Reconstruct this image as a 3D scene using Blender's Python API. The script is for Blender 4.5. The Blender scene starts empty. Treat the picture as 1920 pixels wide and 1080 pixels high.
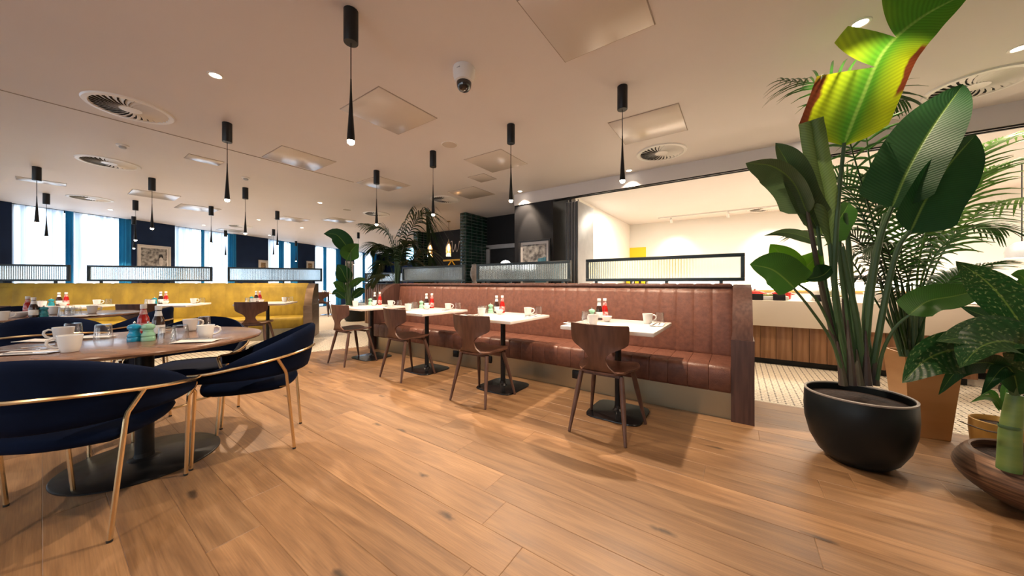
import bpy, math, random
from mathutils import Vector, Matrix
random.seed(7)
C = bpy.context.scene.collection
# ---------------------------------------------------------------- camera, world, light, exposure
F = 612.0                                   # focal length in pixels of a 1920 px wide frame
YAW = math.atan(425 / F)
CY, SY = math.cos(YAW), math.sin(YAW)
EYE, CEIL = 1.1, 2.77
cam_d = bpy.data.cameras.new('camera'); cam = bpy.data.objects.new('camera', cam_d); C.objects.link(cam)
cam.location = (0, 0, EYE); cam.rotation_euler = (math.pi / 2, 0, YAW)
cam_d.sensor_width = 36; cam_d.lens = 36 * F / 1920; cam_d.shift_y = -10 / 1920; cam_d.clip_start = 0.02
sc = bpy.context.scene
sc.camera = cam
vs = sc.view_settings
vs.view_transform = 'Standard'; vs.look = 'None'; vs.gamma = 1; vs.use_curve_mapping = False; vs.exposure = 0.85
sc.cycles.use_denoising = True
sc.cycles.max_bounces = 8; sc.cycles.diffuse_bounces = 4; sc.cycles.glossy_bounces = 3
sc.cycles.transmission_bounces = 6; sc.cycles.transparent_max_bounces = 24
sc.cycles.sample_clamp_indirect = 6; sc.cycles.caustics_reflective = False; sc.cycles.caustics_refractive = False
wd = bpy.data.worlds.new('daylight'); sc.world = wd; wd.use_nodes = True
wd.node_tree.nodes['Background'].inputs[0].default_value = (0.80, 0.90, 1.0, 1)
wd.node_tree.nodes['Background'].inputs[1].default_value = 6.0
K_PEND, K_SPOT, K_BUFFET, K_WIN = 48.0, 27.0, 58.0, 2.1
WARM = (1.0, 0.77, 0.56)

def c2w(X, d, z=0.0):                       # right / depth in front of the camera -> room coordinates
    return Vector((CY * X - SY * d, SY * X + CY * d, z))
def at_z(px, py, z):
    d = F * (EYE - z) / (py - 530.0); return c2w((px - 960) / F * d, d, z)
def at_d(px, py, d):
    return c2w((px - 960) / F * d, d, EYE + (530 - py) / F * d)
def cdir(x, y):                             # heading given as right / depth -> rotation about z of a thing that faces +Y
    v = c2w(x, y); return math.atan2(v.y, v.x) - math.pi / 2

def lamp(name, kind, loc, energy, color=WARM, size=0.03, angle=100, blend=0.4, rot=(0, 0, 0), sx=1, sy=1):
    l = bpy.data.lights.new(name, kind); o = bpy.data.objects.new(name, l); C.objects.link(o)
    o.location = loc; o.rotation_euler = rot; l.energy = energy; l.color = color
    if kind == 'SPOT': l.spot_size = math.radians(angle); l.spot_blend = blend; l.shadow_soft_size = size
    elif kind == 'AREA': l.shape = 'RECTANGLE'; l.size = sx; l.size_y = sy
    else: l.shadow_soft_size = size
    return o

# ---------------------------------------------------------------- materials
MATS = {}
def _n(nt, t, **kw):
    n = nt.nodes.new(t)
    for k, v in kw.items(): setattr(n, k, v)
    return n
def M(name, col, rough=0.5, metal=0.0, col2=None, scale=6.0, stretch=(1, 1, 1), detail=4, bump=0.0, bscale=60.0, sheen=0.0,
      coat=0.0, trans=0.0, ior=1.45, emit=0.0, ecol=None, translucent=0.0, spec=0.5, contrast=(0.35, 0.65), world=False, rvar=0.0, alpha=1.0):
    m = bpy.data.materials.new(name); m.use_nodes = True; nt = m.node_tree; L = nt.links
    b = nt.nodes['Principled BSDF']; out = nt.nodes['Material Output']
    b.inputs['Roughness'].default_value = rough; b.inputs['Metallic'].default_value = metal
    b.inputs['Sheen Weight'].default_value = sheen; b.inputs['Coat Weight'].default_value = coat
    b.inputs['Transmission Weight'].default_value = trans; b.inputs['IOR'].default_value = ior
    b.inputs['Specular IOR Level'].default_value = spec; b.inputs['Alpha'].default_value = alpha
    if sheen: b.inputs['Sheen Roughness'].default_value = 0.35; b.inputs['Sheen Tint'].default_value = tuple(min(1, c * 3 + .05) for c in col[:3]) + (1,)
    c4 = tuple(col) + (1,)
    b.inputs['Base Color'].default_value = c4
    co = None
    if col2 is not None or bump or rvar:
        if world:
            g = _n(nt, 'ShaderNodeNewGeometry'); src = g.outputs['Position']
        else:
            g = _n(nt, 'ShaderNodeTexCoord'); src = g.outputs['Object']
        mp = _n(nt, 'ShaderNodeMapping'); mp.inputs['Scale'].default_value = stretch; L.new(src, mp.inputs['Vector'])
        co = mp.outputs['Vector']
    if col2 is not None:
        no = _n(nt, 'ShaderNodeTexNoise'); no.inputs['Scale'].default_value = scale; no.inputs['Detail'].default_value = detail
        L.new(co, no.inputs['Vector'])
        r = _n(nt, 'ShaderNodeValToRGB'); r.color_ramp.elements[0].position = contrast[0]; r.color_ramp.elements[1].position = contrast[1]
        r.color_ramp.elements[0].color = c4; r.color_ramp.elements[1].color = tuple(col2) + (1,)
        L.new(no.outputs['Fac'], r.inputs['Fac']); L.new(r.outputs['Color'], b.inputs['Base Color'])
        cs = r.outputs['Color']
    else: cs = None
    if rvar:
        no = _n(nt, 'ShaderNodeTexNoise'); no.inputs['Scale'].default_value = scale * 1.7; L.new(co, no.inputs['Vector'])
        mr = _n(nt, 'ShaderNodeMapRange'); mr.inputs['To Min'].default_value = max(0, rough - rvar); mr.inputs['To Max'].default_value = rough + rvar
        L.new(no.outputs['Fac'], mr.inputs['Value']); L.new(mr.outputs['Result'], b.inputs['Roughness'])
    if bump:
        nb = _n(nt, 'ShaderNodeTexNoise'); nb.inputs['Scale'].default_value = bscale; nb.inputs['Detail'].default_value = 3; L.new(co, nb.inputs['Vector'])
        bu = _n(nt, 'ShaderNodeBump'); bu.inputs['Strength'].default_value = bump; bu.inputs['Distance'].default_value = 0.01
        L.new(nb.outputs['Fac'], bu.inputs['Height']); L.new(bu.outputs['Normal'], b.inputs['Normal'])
    if emit:
        b.inputs['Emission Color'].default_value = tuple(ecol or col) + (1,); b.inputs['Emission Strength'].default_value = emit
    if translucent:
        t = _n(nt, 'ShaderNodeBsdfTranslucent'); t.inputs['Color'].default_value = c4
        if cs: L.new(cs, t.inputs['Color'])
        mx = _n(nt, 'ShaderNodeMixShader'); mx.inputs['Fac'].default_value = translucent
        L.new(b.outputs[0], mx.inputs[1]); L.new(t.outputs[0], mx.inputs[2]); L.new(mx.outputs[0], out.inputs['Surface'])
    MATS[name] = m
    return m

def oak_floor():
    m = bpy.data.materials.new('oak_boards'); m.use_nodes = True; nt = m.node_tree; L = nt.links; b = nt.nodes['Principled BSDF']
    oi = _n(nt, 'ShaderNodeObjectInfo'); ge = _n(nt, 'ShaderNodeNewGeometry')
    sc_ = _n(nt, 'ShaderNodeVectorMath', operation='SCALE'); cb = _n(nt, 'ShaderNodeCombineXYZ')
    mu = _n(nt, 'ShaderNodeMath', operation='MULTIPLY'); mu.inputs[1].default_value = 57.0; L.new(oi.outputs['Random'], mu.inputs[0])
    L.new(mu.outputs[0], cb.inputs[2]); L.new(mu.outputs[0], cb.inputs[0])
    ad = _n(nt, 'ShaderNodeVectorMath', operation='ADD'); L.new(ge.outputs['Position'], ad.inputs[0]); L.new(cb.outputs[0], ad.inputs[1])
    mp = _n(nt, 'ShaderNodeMapping'); mp.inputs['Scale'].default_value = (0.7, 6, 1); L.new(ad.outputs[0], mp.inputs['Vector'])
    n1 = _n(nt, 'ShaderNodeTexNoise'); n1.inputs['Scale'].default_value = 2.2; n1.inputs['Detail'].default_value = 6; n1.inputs['Distortion'].default_value = 1.2; L.new(mp.outputs[0], n1.inputs['Vector'])
    r = _n(nt, 'ShaderNodeValToRGB'); e = r.color_ramp.elements
    e[0].position = .25; e[0].color = (.160, .082, .036, 1); e[1].position = .72; e[1].color = (.325, .188, .090, 1)
    x = r.color_ramp.elements.new(.5); x.color = (.248, .135, .061, 1)
    L.new(n1.outputs['Fac'], r.inputs['Fac'])
    # fine pores along the grain
    mp2 = _n(nt, 'ShaderNodeMapping'); mp2.inputs['Scale'].default_value = (4, 130, 1); L.new(ad.outputs[0], mp2.inputs['Vector'])
    n2 = _n(nt, 'ShaderNodeTexNoise'); n2.inputs['Scale'].default_value = 1.5; n2.inputs['Detail'].default_value = 4; L.new(mp2.outputs[0], n2.inputs['Vector'])
    mr2 = _n(nt, 'ShaderNodeMapRange'); mr2.inputs['From Min'].default_value = .3; mr2.inputs['From Max'].default_value = .7; mr2.inputs['To Min'].default_value = .80; mr2.inputs['To Max'].default_value = 1.1; L.new(n2.outputs['Fac'], mr2.inputs['Value'])
    # board to board tone
    mr = _n(nt, 'ShaderNodeMapRange'); mr.inputs['To Min'].default_value = .78; mr.inputs['To Max'].default_value = 1.14; L.new(oi.outputs['Random'], mr.inputs['Value'])
    mm = _n(nt, 'ShaderNodeMath', operation='MULTIPLY'); L.new(mr.outputs[0], mm.inputs[0]); L.new(mr2.outputs[0], mm.inputs[1])
    # knots
    vo = _n(nt, 'ShaderNodeTexVoronoi', voronoi_dimensions='2D'); vo.inputs['Scale'].default_value = 1.0
    mp3 = _n(nt, 'ShaderNodeMapping'); mp3.inputs['Scale'].default_value = (.85, 2.6, 1); L.new(ad.outputs[0], mp3.inputs['Vector'])
    nd = _n(nt, 'ShaderNodeTexNoise'); nd.inputs['Scale'].default_value = 14; nd.inputs['Detail'].default_value = 5; L.new(ad.outputs[0], nd.inputs['Vector'])
    mxv = _n(nt, 'ShaderNodeMixRGB'); mxv.inputs[0].default_value = .10; L.new(mp3.outputs[0], mxv.inputs[1]); L.new(nd.outputs['Color'], mxv.inputs[2])
    L.new(mxv.outputs[0], vo.inputs['Vector'])
    kr = _n(nt, 'ShaderNodeMapRange'); kr.inputs['From Min'].default_value = .010; kr.inputs['From Max'].default_value = .050; kr.inputs['To Min'].default_value = .25; kr.inputs['To Max'].default_value = 1.0; L.new(vo.outputs['Distance'], kr.inputs['Value'])
    m3 = _n(nt, 'ShaderNodeMath', operation='MULTIPLY'); L.new(mm.outputs[0], m3.inputs[0]); L.new(kr.outputs[0], m3.inputs[1])
    vm = _n(nt, 'ShaderNodeVectorMath', operation='SCALE'); L.new(r.outputs[0], vm.inputs[0]); L.new(m3.outputs[0], vm.inputs['Scale'])
    L.new(vm.outputs[0], b.inputs['Base Color'])
    rr = _n(nt, 'ShaderNodeMapRange'); rr.inputs['To Min'].default_value = .36; rr.inputs['To Max'].default_value = .56; L.new(n1.outputs['Fac'], rr.inputs['Value']); L.new(rr.outputs[0], b.inputs['Roughness'])
    bu = _n(nt, 'ShaderNodeBump'); bu.inputs['Strength'].default_value = .12; bu.inputs['Distance'].default_value = .004; L.new(n2.outputs['Fac'], bu.inputs['Height']); L.new(bu.outputs[0], b.inputs['Normal'])
    MATS['oak'] = m; return m
oak_floor()

def uv_leaf(name, dark, light, edge=None, burnt=None, fleck=None, translucent=0.35, rough=0.35, veins=42.0):
    """blade colour from the leaf's own uv: x runs from edge (-1) over the midrib (0) to edge (1), y along the blade"""
    m = bpy.data.materials.new(name); m.use_nodes = True; nt = m.node_tree; L = nt.links; b = nt.nodes['Principled BSDF']; out = nt.nodes['Material Output']
    uv = _n(nt, 'ShaderNodeUVMap'); sp = _n(nt, 'ShaderNodeSeparateXYZ'); L.new(uv.outputs[0], sp.inputs[0])
    tc = _n(nt, 'ShaderNodeTexCoord')
    ab = _n(nt, 'ShaderNodeMath', operation='ABSOLUTE'); L.new(sp.outputs[0], ab.inputs[0])
    no = _n(nt, 'ShaderNodeTexNoise'); no.inputs['Scale'].default_value = 7; no.inputs['Detail'].default_value = 5; L.new(tc.outputs['Object'], no.inputs['Vector'])
    mx = _n(nt, 'ShaderNodeMixRGB'); mx.inputs[1].default_value = tuple(dark) + (1,); mx.inputs[2].default_value = tuple(light) + (1,); L.new(no.outputs['Fac'], mx.inputs[0])
    cur = mx.outputs[0]
    if edge:                                # yellowing that grows from the midrib outwards
        a = _n(nt, 'ShaderNodeMapRange'); a.inputs['From Min'].default_value = .12; a.inputs['From Max'].default_value = .8; L.new(ab.outputs[0], a.inputs['Value'])
        t = _n(nt, 'ShaderNodeMapRange'); t.inputs['From Min'].default_value = .45; t.inputs['From Max'].default_value = .72; t.inputs['To Min'].default_value = 1; t.inputs['To Max'].default_value = 0.05; L.new(sp.outputs[1], t.inputs['Value'])
        mu = _n(nt, 'ShaderNodeMath', operation='MULTIPLY'); L.new(a.outputs[0], mu.inputs[0]); L.new(t.outputs[0], mu.inputs[1])
        m2 = _n(nt, 'ShaderNodeMixRGB'); m2.inputs[2].default_value = tuple(edge) + (1,); L.new(mu.outputs[0], m2.inputs[0]); L.new(cur, m2.inputs[1]); cur = m2.outputs[0]
    if fleck:
        mp = _n(nt, 'ShaderNodeMapping'); mp.inputs['Scale'].default_value = (5, 16, 1); mp.inputs['Rotation'].default_value = (0, 0, 0.5)
        cx = _n(nt, 'ShaderNodeCombineXYZ'); L.new(ab.outputs[0], cx.inputs[0]); L.new(sp.outputs[1], cx.inputs[1]); L.new(cx.outputs[0], mp.inputs['Vector'])
        nf = _n(nt, 'ShaderNodeTexNoise'); nf.inputs['Scale'].default_value = 1.6; nf.inputs['Detail'].default_value = 6; L.new(mp.outputs[0], nf.inputs['Vector'])
        rp = _n(nt, 'ShaderNodeMapRange'); rp.inputs['From Min'].default_value = .56; rp.inputs['From Max'].default_value = .70; rp.inputs['To Max'].default_value = .75; L.new(nf.outputs['Fac'], rp.inputs['Value'])
        m2 = _n(nt, 'ShaderNodeMixRGB'); m2.inputs[2].default_value = tuple(fleck) + (1,); L.new(rp.outputs[0], m2.inputs[0]); L.new(cur, m2.inputs[1]); cur = m2.outputs[0]
    # pale midrib
    mr = _n(nt, 'ShaderNodeMapRange'); mr.inputs['From Min'].default_value = .02; mr.inputs['From Max'].default_value = .06; mr.inputs['To Min'].default_value = .6; mr.inputs['To Max'].default_value = 0; L.new(ab.outputs[0], mr.inputs['Value'])
    m2 = _n(nt, 'ShaderNodeMixRGB'); m2.inputs[2].default_value = (.18, .30, .06, 1); L.new(mr.outputs[0], m2.inputs[0]); L.new(cur, m2.inputs[1]); cur = m2.outputs[0]
    if burnt:
        nz = _n(nt, 'ShaderNodeMath', operation='MULTIPLY_ADD'); nz.inputs[1].default_value = .35; L.new(no.outputs['Fac'], nz.inputs[0]); L.new(ab.outputs[0], nz.inputs[2])
        br = _n(nt, 'ShaderNodeMapRange'); br.inputs['From Min'].default_value = .98; br.inputs['From Max'].default_value = 1.04; L.new(nz.outputs[0], br.inputs['Value'])
        yc = _n(nt, 'ShaderNodeMath', operation='MULTIPLY_ADD'); yc.inputs[1].default_value = .13; L.new(sp.outputs[0], yc.inputs[0]); L.new(sp.outputs[1], yc.inputs[2])
        yw = _n(nt, 'ShaderNodeMapRange'); yw.inputs['From Min'].default_value = .13; yw.inputs['From Max'].default_value = .54; L.new(yc.outputs[0], yw.inputs['Value'])
        wnd = _n(nt, 'ShaderNodeValToRGB'); we = wnd.color_ramp.elements; we[0].position = .0; we[0].color = (0, 0, 0, 1); we[1].position = 1; we[1].color = (0, 0, 0, 1)
        for pos_, c_ in ((.08, 1), (.86, 1)): w_ = wnd.color_ramp.elements.new(pos_); w_.color = (c_, c_, c_, 1)
        L.new(yw.outputs[0], wnd.inputs['Fac']); bm_ = _n(nt, 'ShaderNodeMath', operation='MULTIPLY'); L.new(br.outputs[0], bm_.inputs[0]); L.new(wnd.outputs[0], bm_.inputs[1]); br = bm_
        m2 = _n(nt, 'ShaderNodeMixRGB'); m2.inputs[2].default_value = tuple(burnt) + (1,); L.new(br.outputs[0], m2.inputs[0]); L.new(cur, m2.inputs[1]); cur = m2.outputs[0]
    # side veins as fine relief and a slight tone change
    vv = _n(nt, 'ShaderNodeMath', operation='MULTIPLY_ADD'); vv.inputs[1].default_value = -.12; L.new(ab.outputs[0], vv.inputs[0]); L.new(sp.outputs[1], vv.inputs[2])
    vs_ = _n(nt, 'ShaderNodeMath', operation='MULTIPLY'); vs_.inputs[1].default_value = veins * 6.283; L.new(vv.outputs[0], vs_.inputs[0])
    si = _n(nt, 'ShaderNodeMath', operation='SINE'); L.new(vs_.outputs[0], si.inputs[0])
    bu = _n(nt, 'ShaderNodeBump'); bu.inputs['Strength'].default_value = .12; bu.inputs['Distance'].default_value = .003; L.new(si.outputs[0], bu.inputs['Height']); L.new(bu.outputs[0], b.inputs['Normal'])
    vt = _n(nt, 'ShaderNodeMapRange'); vt.inputs['From Min'].default_value = -1; vt.inputs['To Min'].default_value = .86; vt.inputs['To Max'].default_value = 1.08; L.new(si.outputs[0], vt.inputs['Value'])
    vm = _n(nt, 'ShaderNodeVectorMath', operation='SCALE'); L.new(cur, vm.inputs[0]); L.new(vt.outputs[0], vm.inputs['Scale']); cur = vm.outputs[0]
    L.new(cur, b.inputs['Base Color']); b.inputs['Roughness'].default_value = rough; b.inputs['Specular IOR Level'].default_value = .28
    t = _n(nt, 'ShaderNodeBsdfTranslucent'); L.new(cur, t.inputs['Color'])
    ms = _n(nt, 'ShaderNodeMixShader'); ms.inputs['Fac'].default_value = translucent
    L.new(b.outputs[0], ms.inputs[1]); L.new(t.outputs[0], ms.inputs[2]); L.new(ms.outputs[0], out.inputs['Surface'])
    MATS[name] = m; return m

M('ceiling_paint', (.66, .625, .615), .6, col2=(.70, .66, .65), scale=.6, bump=.02, bscale=200)
M('hatch_paint', (.60, .545, .49), .22, col2=(.62, .565, .51), scale=2, spec=.5)
M('hatch_edge', (.30, .25, .21), .6, col2=(.34, .29, .24))
M('white_metal', (.74, .73, .71), .35, col2=(.77, .76, .74))
M('vent_dark', (.012, .011, .010), .8, col2=(.02, .018, .016))
M('white_plaster', (.80, .77, .72), .6, col2=(.83, .80, .75), scale=1)
M('navy_paint', (.006, .016, .048), .6, col2=(.008, .021, .060), scale=2, spec=.2)
M('charcoal_paint', (.014, .0145, .017), .6, col2=(.018, .018, .020), scale=2, spec=.25)
M('black_metal', (.007, .0075, .0085), .38, col2=(.011, .0115, .0125), scale=8, rvar=.08, spec=.35)
M('black_gloss', (.006, .006, .007), .18, col2=(.010, .010, .011))
M('frame_metal', (.010, .020, .026), .38, col2=(.014, .026, .033))
M('gold', (.78, .60, .36), .27, metal=1, col2=(.76, .57, .33), scale=3)
M('brass_plinth', (.33, .285, .19), .32, metal=.9, col2=(.36, .31, .21), scale=2, rvar=.05)
M('bronze', (.20, .135, .085), .33, metal=.8, col2=(.26, .18, .12), scale=3, stretch=(1, 1, 7), rvar=.07)
M('dark_wood', (.055, .026, .022), .35, col2=(.095, .048, .038), scale=3, stretch=(14, 14, 1), detail=6, bump=.05)
M('walnut', (.066, .027, .016), .42, col2=(.112, .050, .030), scale=3, stretch=(9, 9, 1.2), detail=6, bump=.04)
M('walnut_leg', (.075, .038, .028), .45, col2=(.120, .066, .050), scale=3, stretch=(14, 14, 1), detail=5)
M('table_wood', (.165, .085, .052), .20, col2=(.25, .135, .085), scale=2.2, stretch=(1, 9, 1), detail=6, rvar=.05)
M('counter_wood', (.20, .095, .040), .4, col2=(.33, .17, .085), scale=3, stretch=(9, 9, .6), detail=6)
M('slat_wood', (.16, .075, .032), .4, col2=(.24, .12, .055), scale=3, stretch=(9, 9, .6), detail=6)
M('leather', (.092, .036, .025), .37, col2=(.165, .068, .043), scale=26, detail=10, bump=.22, bscale=160, rvar=.10, world=True, contrast=(.25, .75))
M('velvet_mustard', (.225, .147, .010), .65, col2=(.36, .242, .020), world=True, scale=6, stretch=(1, 1, .6), detail=6, sheen=.15, bump=.05)
M('velvet_navy', (.0013, .0045, .018), .8, col2=(.0022, .0078, .030), scale=5, spec=.12, bump=.03)
M('marble', (.76, .72, .68), .16, col2=(.84, .81, .78), scale=5, detail=8, contrast=(.42, .50), spec=.5)
M('china', (.83, .82, .80), .15, col2=(.85, .84, .82), coat=.3)
m_ = M('glass', (.97, .985, .985), .0)
def thin_glass(m):
    nt = m.node_tree; L = nt.links; out = nt.nodes['Material Output']
    tr_ = _n(nt, 'ShaderNodeBsdfTransparent'); tr_.inputs['Color'].default_value = (.98, .99, .99, 1); gl = _n(nt, 'ShaderNodeBsdfGlossy'); gl.inputs['Roughness'].default_value = .02
    lw = _n(nt, 'ShaderNodeLayerWeight'); lw.inputs['Blend'].default_value = .22; mr = _n(nt, 'ShaderNodeMapRange'); mr.inputs['To Min'].default_value = .03; mr.inputs['To Max'].default_value = .75
    L.new(lw.outputs['Facing'], mr.inputs['Value']); mx = _n(nt, 'ShaderNodeMixShader'); L.new(mr.outputs[0], mx.inputs[0]); L.new(tr_.outputs[0], mx.inputs[1]); L.new(gl.outputs[0], mx.inputs[2]); L.new(mx.outputs[0], out.inputs['Surface'])
thin_glass(m_)
M('reeded', (.84, .95, .97), .14, trans=.95, ior=1.35, translucent=.12)
M('steel', (.72, .71, .69), .2, metal=1, col2=(.66, .65, .63))
M('linen', (.84, .82, .79), .8, col2=(.88, .86, .83), scale=60, bump=.1)
M('ketchup', (.33, .010, .008), .12, col2=(.38, .014, .010), coat=.5)
M('brown_sauce', (.030, .012, .008), .12, col2=(.040, .016, .010), coat=.5)
M('paper_label', (.80, .80, .78), .5, col2=(.70, .74, .80), scale=50)
M('red_label', (.62, .50, .48), .5, col2=(.50, .03, .03), scale=45)
M('mill_blue', (.008, .30, .58), .12, col2=(.010, .34, .62), coat=.6)
M('mill_green', (.27, .58, .40), .14, col2=(.31, .62, .44), coat=.6)
M('mill_teal', (.006, .20, .27), .14, col2=(.008, .24, .31), coat=.6)
M('teal_drape', (.004, .10, .22), .8, col2=(.008, .17, .33), scale=4, stretch=(1, 1, .2), translucent=.22)
M('sheer', (.48, .56, .66), .9, col2=(.93, .95, .98), scale=9, stretch=(1, 1, .02), translucent=.72, contrast=(.42, .60))  # grey-blue streaks paint the shade of the folds into white cloth
M('window_sky', (.85, .93, 1.0), 1.0, emit=K_WIN, ecol=(.80, .91, 1.0))
M('window_fill_back', (.85, .93, 1.0), 1.0, emit=1.7, ecol=(.84, .92, 1.0))
M('bulb', (1, .93, .82), .3, emit=22, ecol=(1, .80, .58))
M('bulb_dim', (1, .80, .50), .3, emit=14, ecol=(1, .62, .26))
M('diffuser_glow', (1, .97, .92), .4, emit=9, ecol=(1, .86, .68))
M('shade_glow', (1, .97, .92), .4, emit=3.5, ecol=(1, .93, .84))
M('screen_glow', (.3, .6, .8), .4, emit=1.6, ecol=(.35, .68, .9))
M('strip_glow', (1, .97, .92), .4, emit=10, ecol=(1, .92, .80))
M('green_tile', (.006, .028, .018), .12, col2=(.012, .050, .030), scale=9, world=True, coat=.5)
M('tile_grout', (.16, .17, .16), .8, col2=(.20, .21, .20), scale=20)
M('mosaic_white', (.66, .59, .47), .4, col2=(.74, .67, .55), scale=30)
M('mosaic_black', (.020, .018, .016), .4, col2=(.03, .028, .025), scale=30)
M('mosaic_grout', (.50, .44, .35), .8, col2=(.56, .50, .40), scale=30)
M('planter_black', (.0045, .0075, .0085), .40, col2=(.007, .010, .0115), scale=3, rvar=.08, spec=.32)
M('planter_rim', (.23, .21, .19), .4, col2=(.28, .25, .22))
M('planter_copper', (.42, .215, .080), .45, metal=.35, col2=(.50, .27, .11), scale=2, stretch=(1, 1, 3), rvar=.1)
M('planter_brass', (.45, .27, .07), .35, metal=.6, col2=(.50, .31, .10))
M('ribbed_bronze', (.060, .034, .022), .45, metal=.3, col2=(.22, .120, .068), scale=5, stretch=(1, 1, 18), detail=5)
M('planter_grey', (.30, .29, .28), .5, col2=(.34, .33, .32))
M('soil', (.014, .007, .005), .95, col2=(.030, .015, .010), scale=40, bump=.8, bscale=60)
uv_leaf('leaf_dark', (.008, .045, .014), (.018, .080, .020), rough=.5)
uv_leaf('leaf_mid', (.030, .110, .018), (.055, .165, .028))
uv_leaf('leaf_grey', (.050, .100, .040), (.095, .150, .065))
uv_leaf('leaf_pale', (.11, .19, .055), (.17, .26, .085))
uv_leaf('leaf_lime', (.070, .240, .012), (.130, .330, .020), translucent=.5)
uv_leaf('leaf_scorched', (.030, .13, .010), (.06, .19, .012), edge=(.30, .38, .008), burnt=(.115, .028, .010), translucent=.5, rough=.5)
uv_leaf('leaf_flecked', (.010, .055, .016), (.020, .085, .022), fleck=(.30, .38, .16), translucent=.25, veins=16)
M('stem_green', (.045, .105, .040), .45, col2=(.075, .145, .060), scale=6, stretch=(1, 1, .3))
M('stem_purple', (.060, .035, .038), .55, col2=(.090, .090, .055), scale=5, stretch=(3, 3, .4))
M('stem_thick', (.070, .16, .045), .45, col2=(.20, .27, .07), scale=4, stretch=(.3, .3, 3))
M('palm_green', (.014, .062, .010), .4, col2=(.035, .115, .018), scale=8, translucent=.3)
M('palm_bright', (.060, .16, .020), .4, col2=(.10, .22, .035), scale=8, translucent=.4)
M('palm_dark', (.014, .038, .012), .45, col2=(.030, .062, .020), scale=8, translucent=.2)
M('yellow_paint', (.80, .60, .01), .5, col2=(.84, .64, .015))
M('orange_paint', (.62, .17, .05), .55, col2=(.66, .19, .06))
M('yellow_metal', (.75, .46, .02), .4, col2=(.80, .50, .03))
M('red_enamel', (.55, .015, .010), .15, col2=(.62, .02, .014), coat=.5)
M('counter_white', (.78, .70, .60), .35, col2=(.81, .73, .63), scale=2)
M('grey_satin', (.33, .33, .34), .4, col2=(.38, .38, .39))
M('food_green', (.10, .20, .02), .6, col2=(.30, .20, .03), scale=30)
M('board_wood', (.60, .30, .07), .4, col2=(.68, .36, .10), scale=5, stretch=(1, 8, 8))
M('print_mid', (.09, .085, .08), .4, col2=(.42, .40, .37), scale=13, detail=6, contrast=(.38, .62))
M('print_dark', (.012, .012, .012), .4, col2=(.04, .038, .036), scale=20)
M('print_light', (.42, .39, .36), .4, col2=(.56, .53, .50), scale=16)
M('print_blue', (.05, .16, .22), .4, col2=(.10, .30, .40), scale=12, stretch=(6, 6, .4))
M('print_warm', (.10, .06, .03), .4, col2=(.42, .29, .16), scale=22, detail=6)
M('mat_board', (.72, .68, .64), .6, col2=(.75, .71, .67))
M('frame_black', (.012, .012, .014), .35, col2=(.02, .02, .022))
M('frame_silver', (.55, .52, .48), .35, metal=.4, col2=(.60, .57, .53))
M('cushion_seam', (.10, .032, .016), .6, col2=(.13, .042, .02))
M('seam_mustard', (.28, .17, .01), .7, col2=(.32, .20, .015))
M('smoked_dome', (.006, .007, .009), .05, col2=(.008, .009, .012), coat=1)
M('rubber', (.012, .012, .012), .7, col2=(.018, .018, .018))
M('grey_frame_paint', (.36, .37, .39), .45, col2=(.40, .41, .43))
M('bottle_glass', (.95, .80, .62), .05, trans=.9, ior=1.2)

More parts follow.
